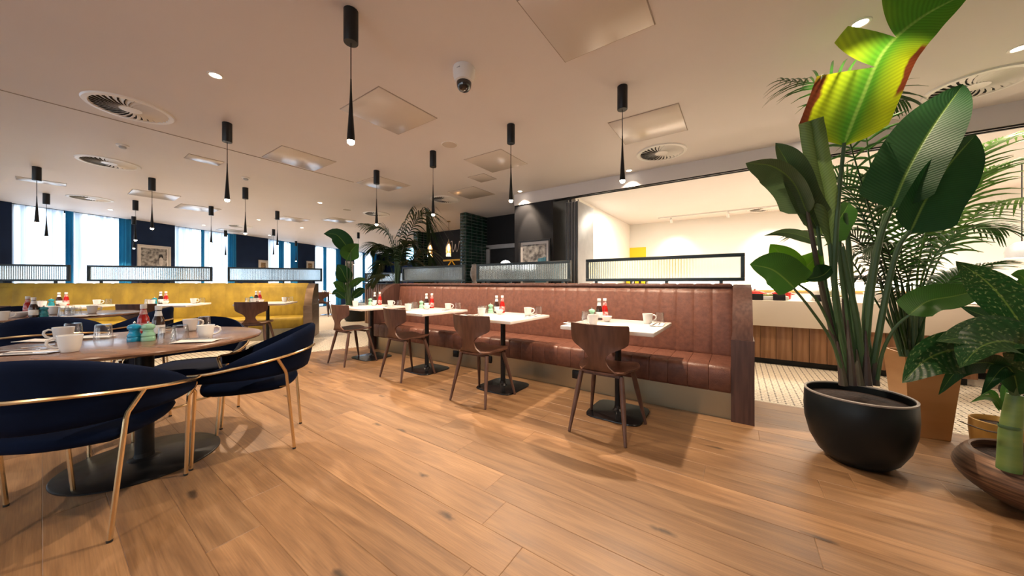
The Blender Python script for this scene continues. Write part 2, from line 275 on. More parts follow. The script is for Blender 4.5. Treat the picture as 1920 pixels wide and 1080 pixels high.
# ---------------------------------------------------------------- mesh building
class MB:
    def __init__(s): s.v = []; s.f = []; s.uv = None
    def add(s, V, Fc):
        o = len(s.v); s.v += [tuple(p) for p in V]; s.f += [tuple(i + o for i in q) for q in Fc]; return s
    def xf(s, mtx, start=0):
        for i in range(start, len(s.v)): s.v[i] = tuple(mtx @ Vector(s.v[i]))
        return s
    def box(s, c, d, rz=0.0):
        x, y, z = d[0] / 2, d[1] / 2, d[2] / 2
        P = [(-x, -y, -z), (x, -y, -z), (x, y, -z), (-x, y, -z), (-x, -y, z), (x, -y, z), (x, y, z), (-x, y, z)]
        k, q = math.cos(rz), math.sin(rz)
        return s.add([(c[0] + a * k - b * q, c[1] + a * q + b * k, c[2] + e) for a, b, e in P],
                     [(0, 3, 2, 1), (4, 5, 6, 7), (0, 1, 5, 4), (1, 2, 6, 5), (2, 3, 7, 6), (3, 0, 4, 7)])
    def rbox(s, c, d, r=0.01, fine=False, mtx=None):
        """box with rounded edges"""
        h = [d[i] / 2 for i in range(3)]; r = min(r, *[x * .98 for x in h])
        def line(a): return [-a, -a + r * .5, -a + r, a - r, a - r * .5, a] if fine else [-a, -a + r, a - r, a]
        start = len(s.v); idx = {}
        V = []; Fc = []
        def vert(p):
            k = tuple(round(t, 6) for t in p)
            if k in idx: return idx[k]
            inn = Vector([max(-(h[i] - r), min(h[i] - r, p[i])) for i in range(3)]); dl = Vector(p) - inn
            if dl.length > 1e-9: dl = dl.normalized() * r
            q = inn + dl; idx[k] = len(V); V.append((q.x + c[0], q.y + c[1], q.z + c[2])); return idx[k]
        for ax in range(3):
            a, b = [(1, 2), (2, 0), (0, 1)][ax]
            A, B = line(h[a]), line(h[b])
            for sg in (-1, 1):
                for i in range(len(A) - 1):
                    for j in range(len(B) - 1):
                        q = []
                        for (u, w) in ((A[i], B[j]), (A[i + 1], B[j]), (A[i + 1], B[j + 1]), (A[i], B[j + 1])):
                            p = [0, 0, 0]; p[ax] = sg * h[ax]; p[a] = u; p[b] = w; q.append(vert(p))
                        Fc.append(tuple(q) if sg > 0 else tuple(reversed(q)))
        s.add(V, Fc)
        if mtx is not None: s.xf(mtx, start)
        return s
    def tube(s, pts, r, seg=8, caps=True, closed=False):
        P = [Vector(p) for p in pts]; n = len(P); R = r if isinstance(r, (list, tuple)) else [r] * n
        T = []
        for i in range(n):
            a = P[i - 1] if (i or closed) else P[i]; b = P[(i + 1) % n] if (i < n - 1 or closed) else P[i]
            T.append((b - a).normalized())
        up = Vector((0, 0, 1)) if abs(T[0].z) < .95 else Vector((1, 0, 0))
        u = T[0].cross(up).normalized(); V = []
        for i in range(n):
            u = (u - T[i] * u.dot(T[i])).normalized(); w = T[i].cross(u)
            for k in range(seg):
                a = 2 * math.pi * k / seg; V.append(P[i] + (u * math.cos(a) + w * math.sin(a)) * R[i])
        Fc = []
        for i in range(n if closed else n - 1):
            j = (i + 1) % n
            for k in range(seg):
                k2 = (k + 1) % seg; Fc.append((i * seg + k, i * seg + k2, j * seg + k2, j * seg + k))
        if caps and not closed:
            Fc.append(tuple(reversed(range(seg)))); Fc.append(tuple(range((n - 1) * seg, n * seg)))
        return s.add(V, Fc)
    def lathe(s, prof, seg=24, c=(0, 0, 0), sx=1.0, sy=1.0, cap0=True, cap1=True):
        V = []; n = len(prof)
        for r, z in prof:
            for k in range(seg):
                a = 2 * math.pi * k / seg; V.append((c[0] + r * math.cos(a) * sx, c[1] + r * math.sin(a) * sy, c[2] + z))
        Fc = []
        for i in range(n - 1):
            for k in range(seg):
                k2 = (k + 1) % seg; Fc.append((i * seg + k, i * seg + k2, (i + 1) * seg + k2, (i + 1) * seg + k))
        if cap0: Fc.append(tuple(reversed(range(seg))))
        if cap1: Fc.append(tuple(range((n - 1) * seg, n * seg)))
        return s.add(V, Fc)
    def prism(s, poly, z0, z1, axis='z'):
        n = len(poly)
        def P(a, b, t): return {'z': (a, b, t), 'x': (t, a, b), 'y': (a, t, b)}[axis]
        V = [P(a, b, z0) for a, b in poly] + [P(a, b, z1) for a, b in poly]
        Fc = [tuple(reversed(range(n))), tuple(range(n, 2 * n))] + [(i, (i + 1) % n, n + (i + 1) % n, n + i) for i in range(n)]
        return s.add(V, Fc)
    def grid(s, rows, flip=False):
        n, m = len(rows), len(rows[0])
        return s.add([p for r in rows for p in r], [((i * m + j, i * m + j + 1, (i + 1) * m + j + 1, (i + 1) * m + j) if not flip else
                     (i * m + j, (i + 1) * m + j, (i + 1) * m + j + 1, i * m + j + 1)) for i in range(n - 1) for j in range(m - 1)])
    def shell(s, rows, th):
        """closed thick sheet from a grid of points, thickness along the local normals"""
        n, m = len(rows), len(rows[0]); G = [[Vector(p) for p in r] for r in rows]; B = []
        for i in range(n):
            r = []
            for j in range(m):
                a = G[min(i + 1, n - 1)][j] - G[max(i - 1, 0)][j]; b = G[i][min(j + 1, m - 1)] - G[i][max(j - 1, 0)]
                nn = a.cross(b); nn = nn.normalized() if nn.length > 1e-9 else Vector((0, 0, 1))
                t = th[i][j] if isinstance(th, list) else th
                r.append(G[i][j] + nn * t)
            B.append(r)
        o = len(s.v); s.v += [tuple(p) for r in G for p in r] + [tuple(p) for r in B for p in r]; N = n * m
        for i in range(n - 1):
            for j in range(m - 1):
                a, b, c, d = i * m + j, i * m + j + 1, (i + 1) * m + j + 1, (i + 1) * m + j
                s.f.append((o + a, o + b, o + c, o + d)); s.f.append((o + N + d, o + N + c, o + N + b, o + N + a))
        rim = [(0, j) for j in range(m)] + [(i, m - 1) for i in range(1, n)] + [(n - 1, j) for j in range(m - 2, -1, -1)] + [(i, 0) for i in range(n - 2, 0, -1)]
        for k in range(len(rim)):
            a = rim[k][0] * m + rim[k][1]; b = rim[(k + 1) % len(rim)]; b = b[0] * m + b[1]
            s.f.append((o + b, o + a, o + N + a, o + N + b))
        return s
    def build(s, name, mat, parent=None, loc=(0, 0, 0), rz=0.0, angle=38, flat=False):
        me = bpy.data.meshes.new(name); me.from_pydata(s.v, [], s.f); me.materials.append(MATS[mat])
        if s.uv:
            ul = me.uv_layers.new(name='UVMap'); li = [0] * len(me.loops); me.loops.foreach_get('vertex_index', li)
            ul.data.foreach_set('uv', [c for i in li for c in s.uv[i]])
        if not flat:
            me.shade_smooth(); me.set_sharp_from_angle(angle=math.radians(angle))
        me.update()
        return link(name, me, parent, loc, rz)
def link(name, me, parent=None, loc=(0, 0, 0), rz=0.0):
    o = bpy.data.objects.new(name, me); C.objects.link(o); o.location = loc; o.rotation_euler = (0, 0, rz)
    if parent is not None: o.parent = parent
    return o
def tag(o, label, cat, group=None):
    o['label'] = label; o['category'] = cat
    if group: o['group'] = group
    return o
def thing(name, label, cat, loc=(0, 0, 0), rz=0.0, group=None):
    return tag(link(name, None, None, loc, rz), label, cat, group)
def struct(o): o['kind'] = 'structure'; return o
def kids(o): return KIDS.get(o.name) or [c for c in bpy.data.objects if c.parent == o]
KIDS = {}
def dup(root, loc, rz, label, group=None):
    r = root.copy(); C.objects.link(r); r.location = loc; r.rotation_euler = (0, 0, rz); tag(r, label, root['category'], group or root.get('group'))
    for ch in root.children:
        c = ch.copy(); C.objects.link(c); c.parent = r
        for g in ch.children:
            d = g.copy(); C.objects.link(d); d.parent = c
    return r
PROTO = {}
def inst(key, maker, loc, rz, label, group=None):
    if key not in PROTO:
        o = maker(); o.location = loc; o.rotation_euler = (0, 0, rz); o['label'] = label
        if group: o['group'] = group
        PROTO[key] = o; return o
    return dup(PROTO[key], loc, rz, label, group)
def B(name, c, d, mat, parent=None, r=None):
    mb = MB(); (mb.rbox(c, d, r) if r else mb.box(c, d)); return mb.build(name, mat, parent)

def hit(px, org, rz, yl):
    """local x where the sight line of column px meets the plane y = yl of a frame at org turned by rz"""
    k = (px - 960) / F; dv = c2w(k, 1.0); u = Vector((math.cos(rz), math.sin(rz), 0)); n = Vector((-math.sin(rz), math.cos(rz), 0))
    o = Vector((org[0], org[1], 0)) + n * yl
    t = n.dot(o) / n.dot(dv); return (dv * t - o).dot(u)

# ---------------------------------------------------------------- structure: window wall frame
WU = (0.2036, 0.979)                                     # heading of the window wall (right, depth)
WO = c2w(-11.816, 0.0); WRZ = math.atan2(c2w(*WU).y, c2w(*WU).x)
def wall_s(px): return hit(px, WO, WRZ, 0.0)
OPEN = [(-2.6, -0.6), (1.6, 4.2), (wall_s(22), wall_s(243)), (wall_s(328), wall_s(440)), (wall_s(503), wall_s(556)), (wall_s(591), wall_s(637)), (wall_s(664), wall_s(704))]
S_END = wall_s(745)
def strip_wall(name, a, b, openings, th, mat, loc, rz, z1=CEIL):
    mb = MB(); x = a
    for o0, o1 in openings + [(b, b)]:
        if o0 - x > .01: mb.box(((x + o0) / 2, th / 2, z1 / 2), (o0 - x, th, z1))
        x = o1
    return struct(mb.build(name, mat, None, loc, rz))
strip_wall('wall_left', -4.6, S_END, OPEN, .22, 'navy_paint', WO, WRZ)
def wavy(x0, x1, z0, z1, amp, pitch, y=0.0, seed=0):
    rnd = random.Random(seed); n = max(8, int((x1 - x0) / pitch * 8)); rows = []
    ph = rnd.random() * 6; row = []
    for i in range(n + 1):
        x = x0 + (x1 - x0) * i / n; a = 2 * math.pi * (x - x0) / pitch + ph
        row.append((x + .3 * amp * math.sin(2 * a), y + amp * math.sin(a + .6 * math.sin(a * .37)) * (0.7 + .3 * math.sin(a * .23)), 0))
    return [[(p[0], p[1], z0) for p in row], [(p[0], p[1], (z0 + z1) / 2) for p in row], [(p[0], p[1], z1) for p in row]]
def drape(name, label, x0, x1, mat, amp, pitch, y, seed, cat='curtain', group=None):
    mb = MB(); mb.grid(wavy(x0, x1, .02, CEIL - .02, amp, pitch, y, seed))
    return tag(mb.build(name, mat, None, WO, WRZ, angle=80), label, cat, group)
nm = ['nearest the left edge of the photo', 'left of the large framed portrait', 'right of the large framed portrait', 'between the two small framed prints', 'behind the distant banana plant', 'beside the tall framed print', 'far end of the window row']
wi = 0
for i, (a, b) in enumerate(OPEN):
    wi += 1
    fr = MB(); wdt = b - a
    for x in (a + .025, (a + b) / 2, b - .025): fr.box((x, .13, CEIL / 2), (.05, .06, CEIL))
    for z in (.03, CEIL - .03): fr.box(((a + b) / 2, .13, z), (wdt, .06, .06))
    w = struct(fr.build('window_%d' % wi, 'frame_metal', None, WO, WRZ))
    for x0, x1 in ((a, (a + b) / 2), ((a + b) / 2, b)):
        MB().box(((x0 + x1) / 2, .15, CEIL / 2), (x1 - x0 - .05, .012, CEIL - .12)).build('pane', 'window_sky', w)
    if i < 2:
        drape('sheer_curtain', 'white sheer curtain beyond the left edge of the photo' if i else 'white sheer curtain farthest left, outside the photo', a + .02, b - .02, 'sheer', .025, .13, .03, i)
        continue
    mid = {2: (wall_s(119), wall_s(138)), 3: (wall_s(376), wall_s(384)), 4: (wall_s(522), wall_s(532)), 5: (wall_s(606), wall_s(612)), 6: (wall_s(679), wall_s(684))}[i]
    wh = {2: ('behind the left end of the mustard bench', 'left of the large framed portrait'), 3: ('right of the large framed portrait', 'second window right of the large framed portrait'),
          4: ('just right of the small print over the bench', 'second right of the small print over the bench'), 5: ('just left of the distant banana plant', 'behind the distant banana plant leaves'),
          6: ('just right of the tall framed print', 'rightmost of the window row')}[i]
    rt = {2: wall_s(222), 3: wall_s(426), 4: wall_s(543), 5: wall_s(629), 6: wall_s(697)}[i]
    drape('sheer_curtain', 'white backlit sheer curtain ' + wh[0], a + .01, mid[0] + .03, 'sheer', .035, .14, .04, i)
    drape('sheer_curtain', 'white backlit sheer curtain ' + wh[1], mid[1] - .03, rt + .03, 'sheer', .035, .14, .04, i + 20)
    drape('blue_drape', 'narrow teal drape between two sheers ' + {2: 'left of the large portrait', 3: 'right of the large portrait', 4: 'by the small print over the bench', 5: 'left of the distant banana plant', 6: 'right of the tall print'}[i], mid[0], mid[1], 'teal_drape', .03, .09, -.02, i + 40, 'curtain')
    drape('blue_drape', 'teal drape at the right of the window ' + {2: 'left of the large portrait', 3: 'right of the large portrait', 4: 'by the small print over the bench', 5: 'behind the distant banana plant', 6: 'farthest right'}[i], rt, b + .03, 'teal_drape', .035, .10, -.03, i + 60, 'curtain')

# other walls
def wall_box(name, x0, x1, y0, y1, mat, z0=0.0, z1=CEIL):
    return struct(MB().box(((x0 + x1) / 2, (y0 + y1) / 2, (z0 + z1) / 2), (x1 - x0, y1 - y0, z1 - z0)).build(name, mat))
pb0, pb1 = c2w(-13.2, -3.0), c2w(9.5, -3.0)
bw = MB(); L = (pb1 - pb0).length; bw.box((L / 2, -.1, CEIL / 2), (L, .2, CEIL)); struct(bw.build('wall_back', 'white_plaster', None, pb0, YAW))
for i in range(3):  # unseen windows added behind the camera as fill light
    x = 3.2 + i * 3.6; wb = struct(MB().box((x, .02, 1.45), (2.4, .05, 2.3)).build('window_%d' % (8 + i), 'frame_metal', None, pb0 + Vector((5, 0, 0)) * 0, YAW))
    for k in (-.59, .59): MB().box((x + k, .05, 1.45), (1.12, .01, 2.2)).build('pane', 'window_fill_back', wb)
wall_box('wall_right', 5.6, 5.8, -4, 9.9, 'white_plaster')
wall_box('wall_buffet', -2.9, 5.8, 9.75, 9.9, 'white_plaster')
pe = WO + Vector((math.cos(WRZ), math.sin(WRZ), 0)) * (S_END - .2)
wall_box('wall_far', pe.x - .3, -9.2, 12.0, 12.2, 'navy_paint')
wall_box('wall_bar', -8.75, -5.5, 7.45, 7.6, 'charcoal_paint')
wall_box('wall_orange', -9.6, -8.82, 8.1, 8.25, 'orange_paint')
wall_box('wall_bar_side', -8.9, -8.75, 7.6, 12.0, 'navy_paint')
wall_box('wall_service', -5.31, -2.75, 6.52, 6.7, 'charcoal_paint')
wall_box('wall_buffet_left', -2.75, -2.6, 5.9, 9.75, 'white_plaster')
wall_box('wall_column', -3.5, -2.68, 5.125, 5.9, 'charcoal_paint')
# tiled pier between bar and service door
pier = struct(MB().box((-5.405, 6.125, CEIL / 2), (.19, .79, CEIL)).build('wall_tiled_pier', 'tile_grout'))
def tiles(parent, face, a0, a1, fixed, tw, th, mat, z0=.9):
    n = max(1, round((a1 - a0) / tw)); tw = (a1 - a0) / n; me = None; k = 0; z = z0
    while z + th < CEIL + .01:
        for i in range(n):
            c = a0 + (i + .5) * tw
            if me is None:
                mb = MB(); d = (.012, tw - .012, th - .010) if face == 'x' else (tw - .012, .012, th - .010)
                mb.rbox((0, 0, 0), d, .004); o = mb.build('tile', mat, parent); me = o.data
            else: o = link('tile', me, parent)
            o.location = (fixed, c, z + th / 2) if face == 'x' else (c, fixed, z + th / 2)
        z += th
tiles(pier, 'x', 5.73, 6.52, -5.31, .20, .078, 'green_tile')
tiles(pier, 'y', -5.50, -5.31, 5.73, .19, .078, 'green_tile')
pier2 = struct(MB().box((-8.66, 7.2, CEIL / 2), (.2, .5, CEIL)).build('wall_tiled_pier_far', 'tile_grout'))
tiles(pier2, 'x', 6.95, 7.45, -8.56, .25, .078, 'green_tile')
tiles(pier2, 'y', -8.76, -8.56, 6.95, .2, .078, 'green_tile')
tiles(pier2, 'x', 6.95, 7.45, -8.76, .25, .078, 'green_tile')

# ceiling, shadow gap, bulkhead, tracks
struct(MB().box((-7, 4.0, CEIL + .1), (36, 30, .2)).build('ceiling', 'ceiling_paint'))
struct(MB().box((-5.25, 0.0, CEIL - .002), (.010, 5.9, .006)).build('gap_shade_strip', 'hatch_edge'))  # darker strip stands for the shade in the ceiling gap
struct(MB().box((1.05, 5.18, 2.665), (9.1, .14, .21)).build('trim_2', 'ceiling_paint'))
tr = MB(); tr.box((1.46, 5.135, 2.552), (8.28, .022, .016)); tr.box((1.46, 5.205, 2.552), (8.28, .022, .016)); struct(tr.build('trim_3', 'black_metal'))
tr = MB(); tr.box((-1.9, 5.62, CEIL - .008), (1.5, .02, .016)); tr.box((-1.17, 5.47, CEIL - .008), (.02, .40, .016)); tr.box((-1.09, 5.47, CEIL - .008), (.02, .40, .016)); struct(tr.build('trim_4', 'black_metal'))
# ---------------------------------------------------------------- floor
floor = struct(MB().box((-6, 4.0, -.0525), (36, 30, .10)).build('floor', 'mosaic_grout'))
def xb(y): return -5.34 + .362 * (y - 3.04)
rnd = random.Random(3); PW = .19
def plank(x0, x1, ya, yb, skew=False):
    g = .00025; ya += g; yb -= g; x0 += g; x1 -= g; e = .0022; z0, z1 = -.012, 0.0
    P = lambda y, k, i: (x0 + (.362 * (y - ya) if skew else 0) + i) if k == 0 else x1 - i
    V = []
    for i, z in ((0, z0), (0, z1 - .0012), (e, z1)):
        V += [(P(ya, 0, i), ya + i, z), (P(ya, 1, i), ya + i, z), (P(yb, 1, i), yb - i, z), (P(yb, 0, i), yb - i, z)]
    Fc = [(0, 3, 2, 1), (8, 9, 10, 11)]
    for k in (0, 4): Fc += [(k + j, k + (j + 1) % 4, k + 4 + (j + 1) % 4, k + 4 + j) for j in range(4)]
    MB().add(V, Fc).build('plank', 'oak', floor, flat=True)
for r in range(-16, 10):
    ya = 1.90 + r * PW; yb = ya + PW; x = xb(ya); first = True
    x1 = x + rnd.uniform(.5, 2.2)
    while x < 3.6:
        plank(x, min(x1, 3.7), ya, yb, first); first = False
        x = x1; x1 = x + rnd.choice((1.6, 1.9, 2.2)) + rnd.uniform(-.1, .1)
# boards behind the camera and out to the right, outside the frame
mb = MB()
for r in range(-36, -16): mb.box((-1.2, 1.90 + (r + .5) * PW, -.006), (13.0, PW - .004, .012))
for r in range(-16, 10): mb.box((4.65, 1.90 + (r + .5) * PW, -.006), (1.88, PW - .004, .012))
o = mb.build('far_planks', 'oak', floor, flat=True); o['kind'] = 'stuff'
# basket weave mosaic with black dots, near part built tile by tile
wt, bl = MB(), MB(); cs = .058
def ptile(mb, x, y, w, h):
    a, b = w / 2, h / 2; mb.add([(x - a, y - b, -.012), (x + a, y - b, -.012), (x + a, y + b, -.012), (x - a, y + b, -.012), (x - a + .002, y - b + .002, 0), (x + a - .002, y - b + .002, 0), (x + a - .002, y + b - .002, 0), (x - a + .002, y + b - .002, 0)],
        [(4, 5, 6, 7), (0, 1, 5, 4), (1, 2, 6, 5), (2, 3, 7, 6), (3, 0, 4, 7)])
def weave(x0, x1, y0, y1, ok=lambda x, y: True):
    for i in range(int((x1 - x0) / cs)):
        for j in range(int((y1 - y0) / cs)):
            x, y = x0 + (i + .5) * cs, y0 + (j + .5) * cs
            if not ok(x, y): continue
            if (i + j) % 2: ptile(wt, x - cs * .23, y, cs * .43, cs * .88); ptile(wt, x + cs * .23, y, cs * .43, cs * .88)
            else: ptile(wt, x, y - cs * .23, cs * .88, cs * .43); ptile(wt, x, y + cs * .23, cs * .88, cs * .43)
            ptile(bl, x + cs / 2, y + cs / 2, cs * .30, cs * .30)
weave(-.4, 3.6, 3.812, 5.7)
weave(-9.4, -4.95, -.6, 4.6, lambda x, y: x < xb(y) - .03 and x > xb(y) - 2.3 - .3 * max(0, y - 2))
o = wt.build('white_mosaic', 'mosaic_white', floor, flat=True); o['kind'] = 'stuff'
o = bl.build('black_mosaic', 'mosaic_black', floor, flat=True); o['kind'] = 'stuff'

# ---------------------------------------------------------------- benches
def banquette(name, label, org, rz, L, chan, sec, m_seat, m_back, m_plinth, m_end, m_rail, seam, depth=.66, th=.15, left=True, sockets=()):
    t = thing(name, label, 'bench', (org[0], org[1], 0), rz)
    a, b = (-L + th if left else -L), -th
    MB().box(((a + b) / 2, .31, .11), (b - a, .56, .22)).build('plinth', m_plinth, t)
    MB().box(((a + b) / 2, depth - .03, .54), (b - a, .05, 1.06)).build('back_panel', 'dark_wood', t)
    n = round((b - a) / sec); w = (b - a) / n; me = None
    for i in range(n):
        x = a + (i + .5) * w
        if me is None:
            cs_ = [(.475, .218), (-.005, .218), (-.022, .226), (-.028, .245), (-.030, .36), (-.026, .400), (-.012, .424), (.015, .432), (.20, .434), (.475, .432)]; rows = []
            for u, k in ((-.5, .006), (-.488, .0012), (-.45, 0), (.45, 0), (.488, .0012), (.5, .006)):
                rows.append([(u * w, y + (k if y < .1 else 0), z + (k if z < .23 else -k if z > .39 else 0)) for y, z in cs_] )
            mb = MB(); mb.grid(rows); nn_ = len(cs_); mb.f += [tuple(range(nn_)), tuple(reversed(range(5 * nn_, 6 * nn_)))]
            o = mb.build('seat_cushion', m_seat, t, angle=50); me = o.data
        else: o = link('seat_cushion', me, t)
        o.location = (x, 0, 0)
    n = round((b - a) / chan); w = (b - a) / n; me = None
    lean = Matrix.Translation((0, .49, .42)) @ Matrix.Rotation(math.radians(-6), 4, 'X')
    for i in range(n):
        x = a + (i + .5) * w
        if me is None:
            rows = []
            for iz, z in enumerate([0, .012, .03, .30, .57, .595, .605, .61, .622, .634]):
                pz = [0.0, .014, .020, .022, .020, .016, .010, .014, .016, .0][iz]; row = []
                for ix in range(9):
                    u = -1 + ix / 4; e = (1 - abs(u) ** 10) ; row.append((u * w / 2 * .996, .006 - pz * (.60 + .40 * e), z))
                rows.append(row)
            mb = MB(); mb.shell(rows, -.05); mb.xf(lean); o = mb.build('back_channel', m_back, t, angle=70); me = o.data
        else: o = link('back_channel', me, t)
        o.location = (x, 0, 0)
    MB().rbox(((a + b) / 2, depth - .09, 1.072), (b - a, .18, .026), .006).build('top_rail', m_rail, t)
    for x0 in ([-th] + ([-L] if left else [])):
        MB().box((x0 + th / 2, depth / 2 - .01, .325), (th, depth + .02, .65)).build('end_panel_base', m_end, t)
        pr = [(0.0, .651), (.03, .74), (.10, .86), (.20, .97), (.33, 1.05), (.45, 1.085), (depth, 1.085), (depth, .651)]
        MB().prism(pr, x0 + .008, x0 + th - .008, 'x').build('end_panel', m_end, t, angle=30)
    for sx in sockets:
        MB().rbox((sx, .022, .15), (.085, .022, .085), .006).build('socket', 'black_metal', t)
    return t
LB = (.10, 3.13)
lb_s = [hit(p, LB, 0, .03) for p in (1081, 917, 855)]
banquette('leather_bench', 'long tan leather bench with channelled back and dark wood ends', LB, 0, 5.18, .152, .152, 'leather', 'leather', 'brass_plinth', 'dark_wood', 'dark_wood', 'cushion_seam', sockets=lb_s)
YB = (-6.93, 3.05); YRZ = math.radians(56)
banquette('mustard_bench', 'long mustard velvet bench with bronze end below the windows', YB, YRZ, 6.2, .235, .60, 'velvet_mustard', 'velvet_mustard', 'brass_plinth', 'bronze', 'frame_metal', 'seam_mustard', depth=.72, left=False)
# timber clad bench end behind the palm
SB = (-8.35, 4.9)
t = thing('slatted_bench_back', 'brown timber slatted bench back behind the tall palm', 'bench', (SB[0], SB[1], 0))
MB().box((.85, .16, .53), (1.7, .06, 1.06)).build('back_panel', 'dark_wood', t)
MB().rbox((.85, .12, 1.075), (1.72, .16, .03), .005).build('top_rail', 'frame_metal', t)
me = None
for i in range(17):
    if me is None: o = MB().rbox((0, .115, .53), (.082, .03, 1.05), .006).build('slat', 'slat_wood', t); me = o.data
    else: o = link('slat', me, t)
    o.location = (.05 + i * .1, 0, 0)

# reeded glass screens
def screen(label, org, rz, x0, x1, yl, z0=1.115, z1=1.375, posts=(.08, .57, .88), group=None):
    w = x1 - x0; u = Vector((math.cos(rz), math.sin(rz), 0)); n = Vector((-math.sin(rz), math.cos(rz), 0))
    p = Vector((org[0], org[1], 0)) + u * x0 + n * yl
    t = thing('glass_screen', label, 'screen', (p.x, p.y, 0), rz); f = .032
    mb = MB()
    for z in (z0 + f / 2, z1 - f / 2): mb.rbox((w / 2, 0, z), (w, .045, f), .003)
    for x in (f / 2, w - f / 2): mb.rbox((x, 0, (z0 + z1) / 2), (f, .045, z1 - z0 - 2 * f), .003)
    mb.build('frame', 'frame_metal', t)
    for q in posts: MB().box((w * q, 0, 1.09 + (z0 - 1.085) / 2 - .004), (.03, .03, z0 - 1.085)).build('post', 'frame_metal', t)
    nr = round((w - 2 * f) / .026); row = []
    for i in range(nr * 6 + 1):
        x = f + (w - 2 * f) * i / (nr * 6); row.append((x, -.004 - .005 * abs(math.sin(math.pi * i / 6)), 0))
    rows = [[(a, b, z) for a, b, _ in row] for z in (z0 + f, z1 - f)] + [[(a, .004, z) for a, b, _ in row] for z in (z1 - f, z0 + f)]
    rows.append(rows[0]); mb = MB(); mb.grid(rows); mb.build('reeded_pane', 'reeded', t, angle=60)
    return t
screen('dark framed reeded glass screen over the plant end of the leather bench', LB, 0, -1.59, -.053, .57)
screen('dark framed reeded glass screen over the middle of the leather bench', LB, 0, -3.30, -1.79, .57, posts=(.08, .4, .93))
screen('dark framed reeded glass screen over the palm end of the leather bench', LB, 0, -5.05, -3.56, .57)
hy = lambda p: hit(p, YB, YRZ, .64)
screen('dark framed reeded glass screen at the bronze end of the mustard bench', YB, YRZ, hy(427), hy(604), .64, 1.125, 1.41)
screen('dark framed reeded glass screen in front of the large framed portrait', YB, YRZ, hy(164), hy(398), .64, 1.125, 1.41, posts=(.10, .40, .65))
screen('dark framed reeded glass screen at the left edge of the photo', YB, YRZ, hy(-110), hy(131), .64, 1.125, 1.41, posts=(.2, .45, .88))
screen('short reeded glass screen left of the tall palm over the timber bench back', SB, 0, .02, 1.68, .12, 1.115, 1.36)

# ---------------------------------------------------------------- pendants
def make_pendant():
    t = thing('pendant_light', '', 'pendant lamp')
    MB().lathe([(.040, -.2), (.042, -.197), (.042, -.002), (.040, 0)], 20).build('canopy', 'black_metal', t)
    MB().tube([(0, 0, -.2), (0, 0, -.44)], .0032, 6).build('cord', 'black_metal', t)
    MB().lathe([(.004, -.42), (.006, -.50), (.012, -.62), (.0235, -.80), (.0225, -.80), (.012, -.66)], 16).build('cone_shade', 'black_metal', t)
    MB().lathe([(.004, -.785), (.018, -.79), (.0215, -.803), (.019, -.815), (.010, -.822), (.002, -.824)], 14).build('bulb', 'bulb', t)
    return t
PEND = [((658, 20), 'largest black cone pendant in front, hanging left of the security camera'),
        ((1167, 162), 'black cone pendant over the marble table nearest the plants'), ((958, 234), 'black cone pendant over the second marble table from the plants'),
        ((812, 284), 'black cone pendant over the third marble table from the plants'), ((706, 320), 'black cone pendant over the marble table beside the tall palm'),
        ((426, 231), 'black cone pendant hanging behind the near round table'), ((285, 334), 'black cone pendant over the far round table'),
        ((69, 313), 'black cone pendant nearest the left edge of the photo'), ((87, 363), 'black cone pendant in front of the leftmost sheer curtain'),
        ((254, 376), 'black cone pendant left of the large portrait, upper of two in line'), ((251, 406), 'small black cone pendant left of the large portrait, lower of two in line'),
        ((460, 352), 'black cone pendant over the middle of the mustard bench'), ((396, 387), 'black cone pendant over the mustard bench in front of the second window'),
        ((423, 432), 'small black cone pendant before the drape right of the large portrait'), ((520, 396), 'black cone pendant in front of the sheer by the small print'),
        ((513, 430), 'small black cone pendant just left of the one before the small print'), ((555, 452), 'tiny black cone pendant between the two small prints'),
        ((672, 436), 'small black cone pendant just right of the distant banana plant')]
for (p, lab) in PEND:
    v = at_z(p[0], p[1], CEIL); o = inst('pendant', make_pendant, (v.x, v.y, CEIL), 0, lab, 'black cone pendants')
    near = v.length < 8
    l = lamp('pendant_glow', 'SPOT', (0, 0, -.83), K_PEND * (1 if near else .6), WARM, .018, 125, .55); l.parent = o
rnd = random.Random(5)
for px, py, w in ((700, 461, 'middle of the five'), (712, 462, 'rightmost of the lower pair'), (706, 470, 'lowest of the five'), (716, 448, 'uppermost of the five'), (664, 452, 'leftmost, just right of the banana leaves')):
    v = at_d(px, py, 15.5); v.z = CEIL; o = inst('pendant', make_pendant, tuple(v), 0, 'tiny far pendant seen left of the tall palm, ' + w, 'far pendants seen past the palm')

# ---------------------------------------------------------------- recessed downlights
def make_down():
    t = thing('downlight', '', 'ceiling light')
    MB().lathe([(.036, -.002), (.040, -.006), (.052, -.004), (.054, 0)], 24, cap0=False, cap1=False).build('trim_ring', 'white_metal', t)
    MB().lathe([(.0365, -.003), (.001, -.0035)], 20, cap0=False).build('lens', 'diffuser_glow', t)
    return t
DOWN = [((404, 141), 'round recessed downlight above the near round table', 1.3), ((1613, 43), 'round recessed downlight left of the big scorched leaf', 1.6), ((1912, 90), 'round recessed downlight at the right edge of the photo', 1.2),
        ((600, 380), 'small recessed downlight over the aisle before the palm', 1), ((485, 412), 'small recessed downlight left of the bronze bench end', .6), ((566, 427), 'small recessed downlight above the small print', .6),
        ((648, 445), 'tiny recessed downlight above the distant banana plant', .5), ((505, 441), 'tiny recessed downlight by the window near the small print', .5),
        ((207, 393), 'recessed downlight above the leftmost windows', .6), ((382, 422), 'recessed downlight above the second window', .6)]
for (p, lab, k) in DOWN:
    v = at_z(p[0], p[1], CEIL); o = inst('down', make_down, (v.x, v.y, CEIL), 0, lab, 'recessed downlights')
    lamp('downlight_beam', 'SPOT', (0, 0, -.02), K_SPOT * k, WARM, .03, 95, .5).parent = o
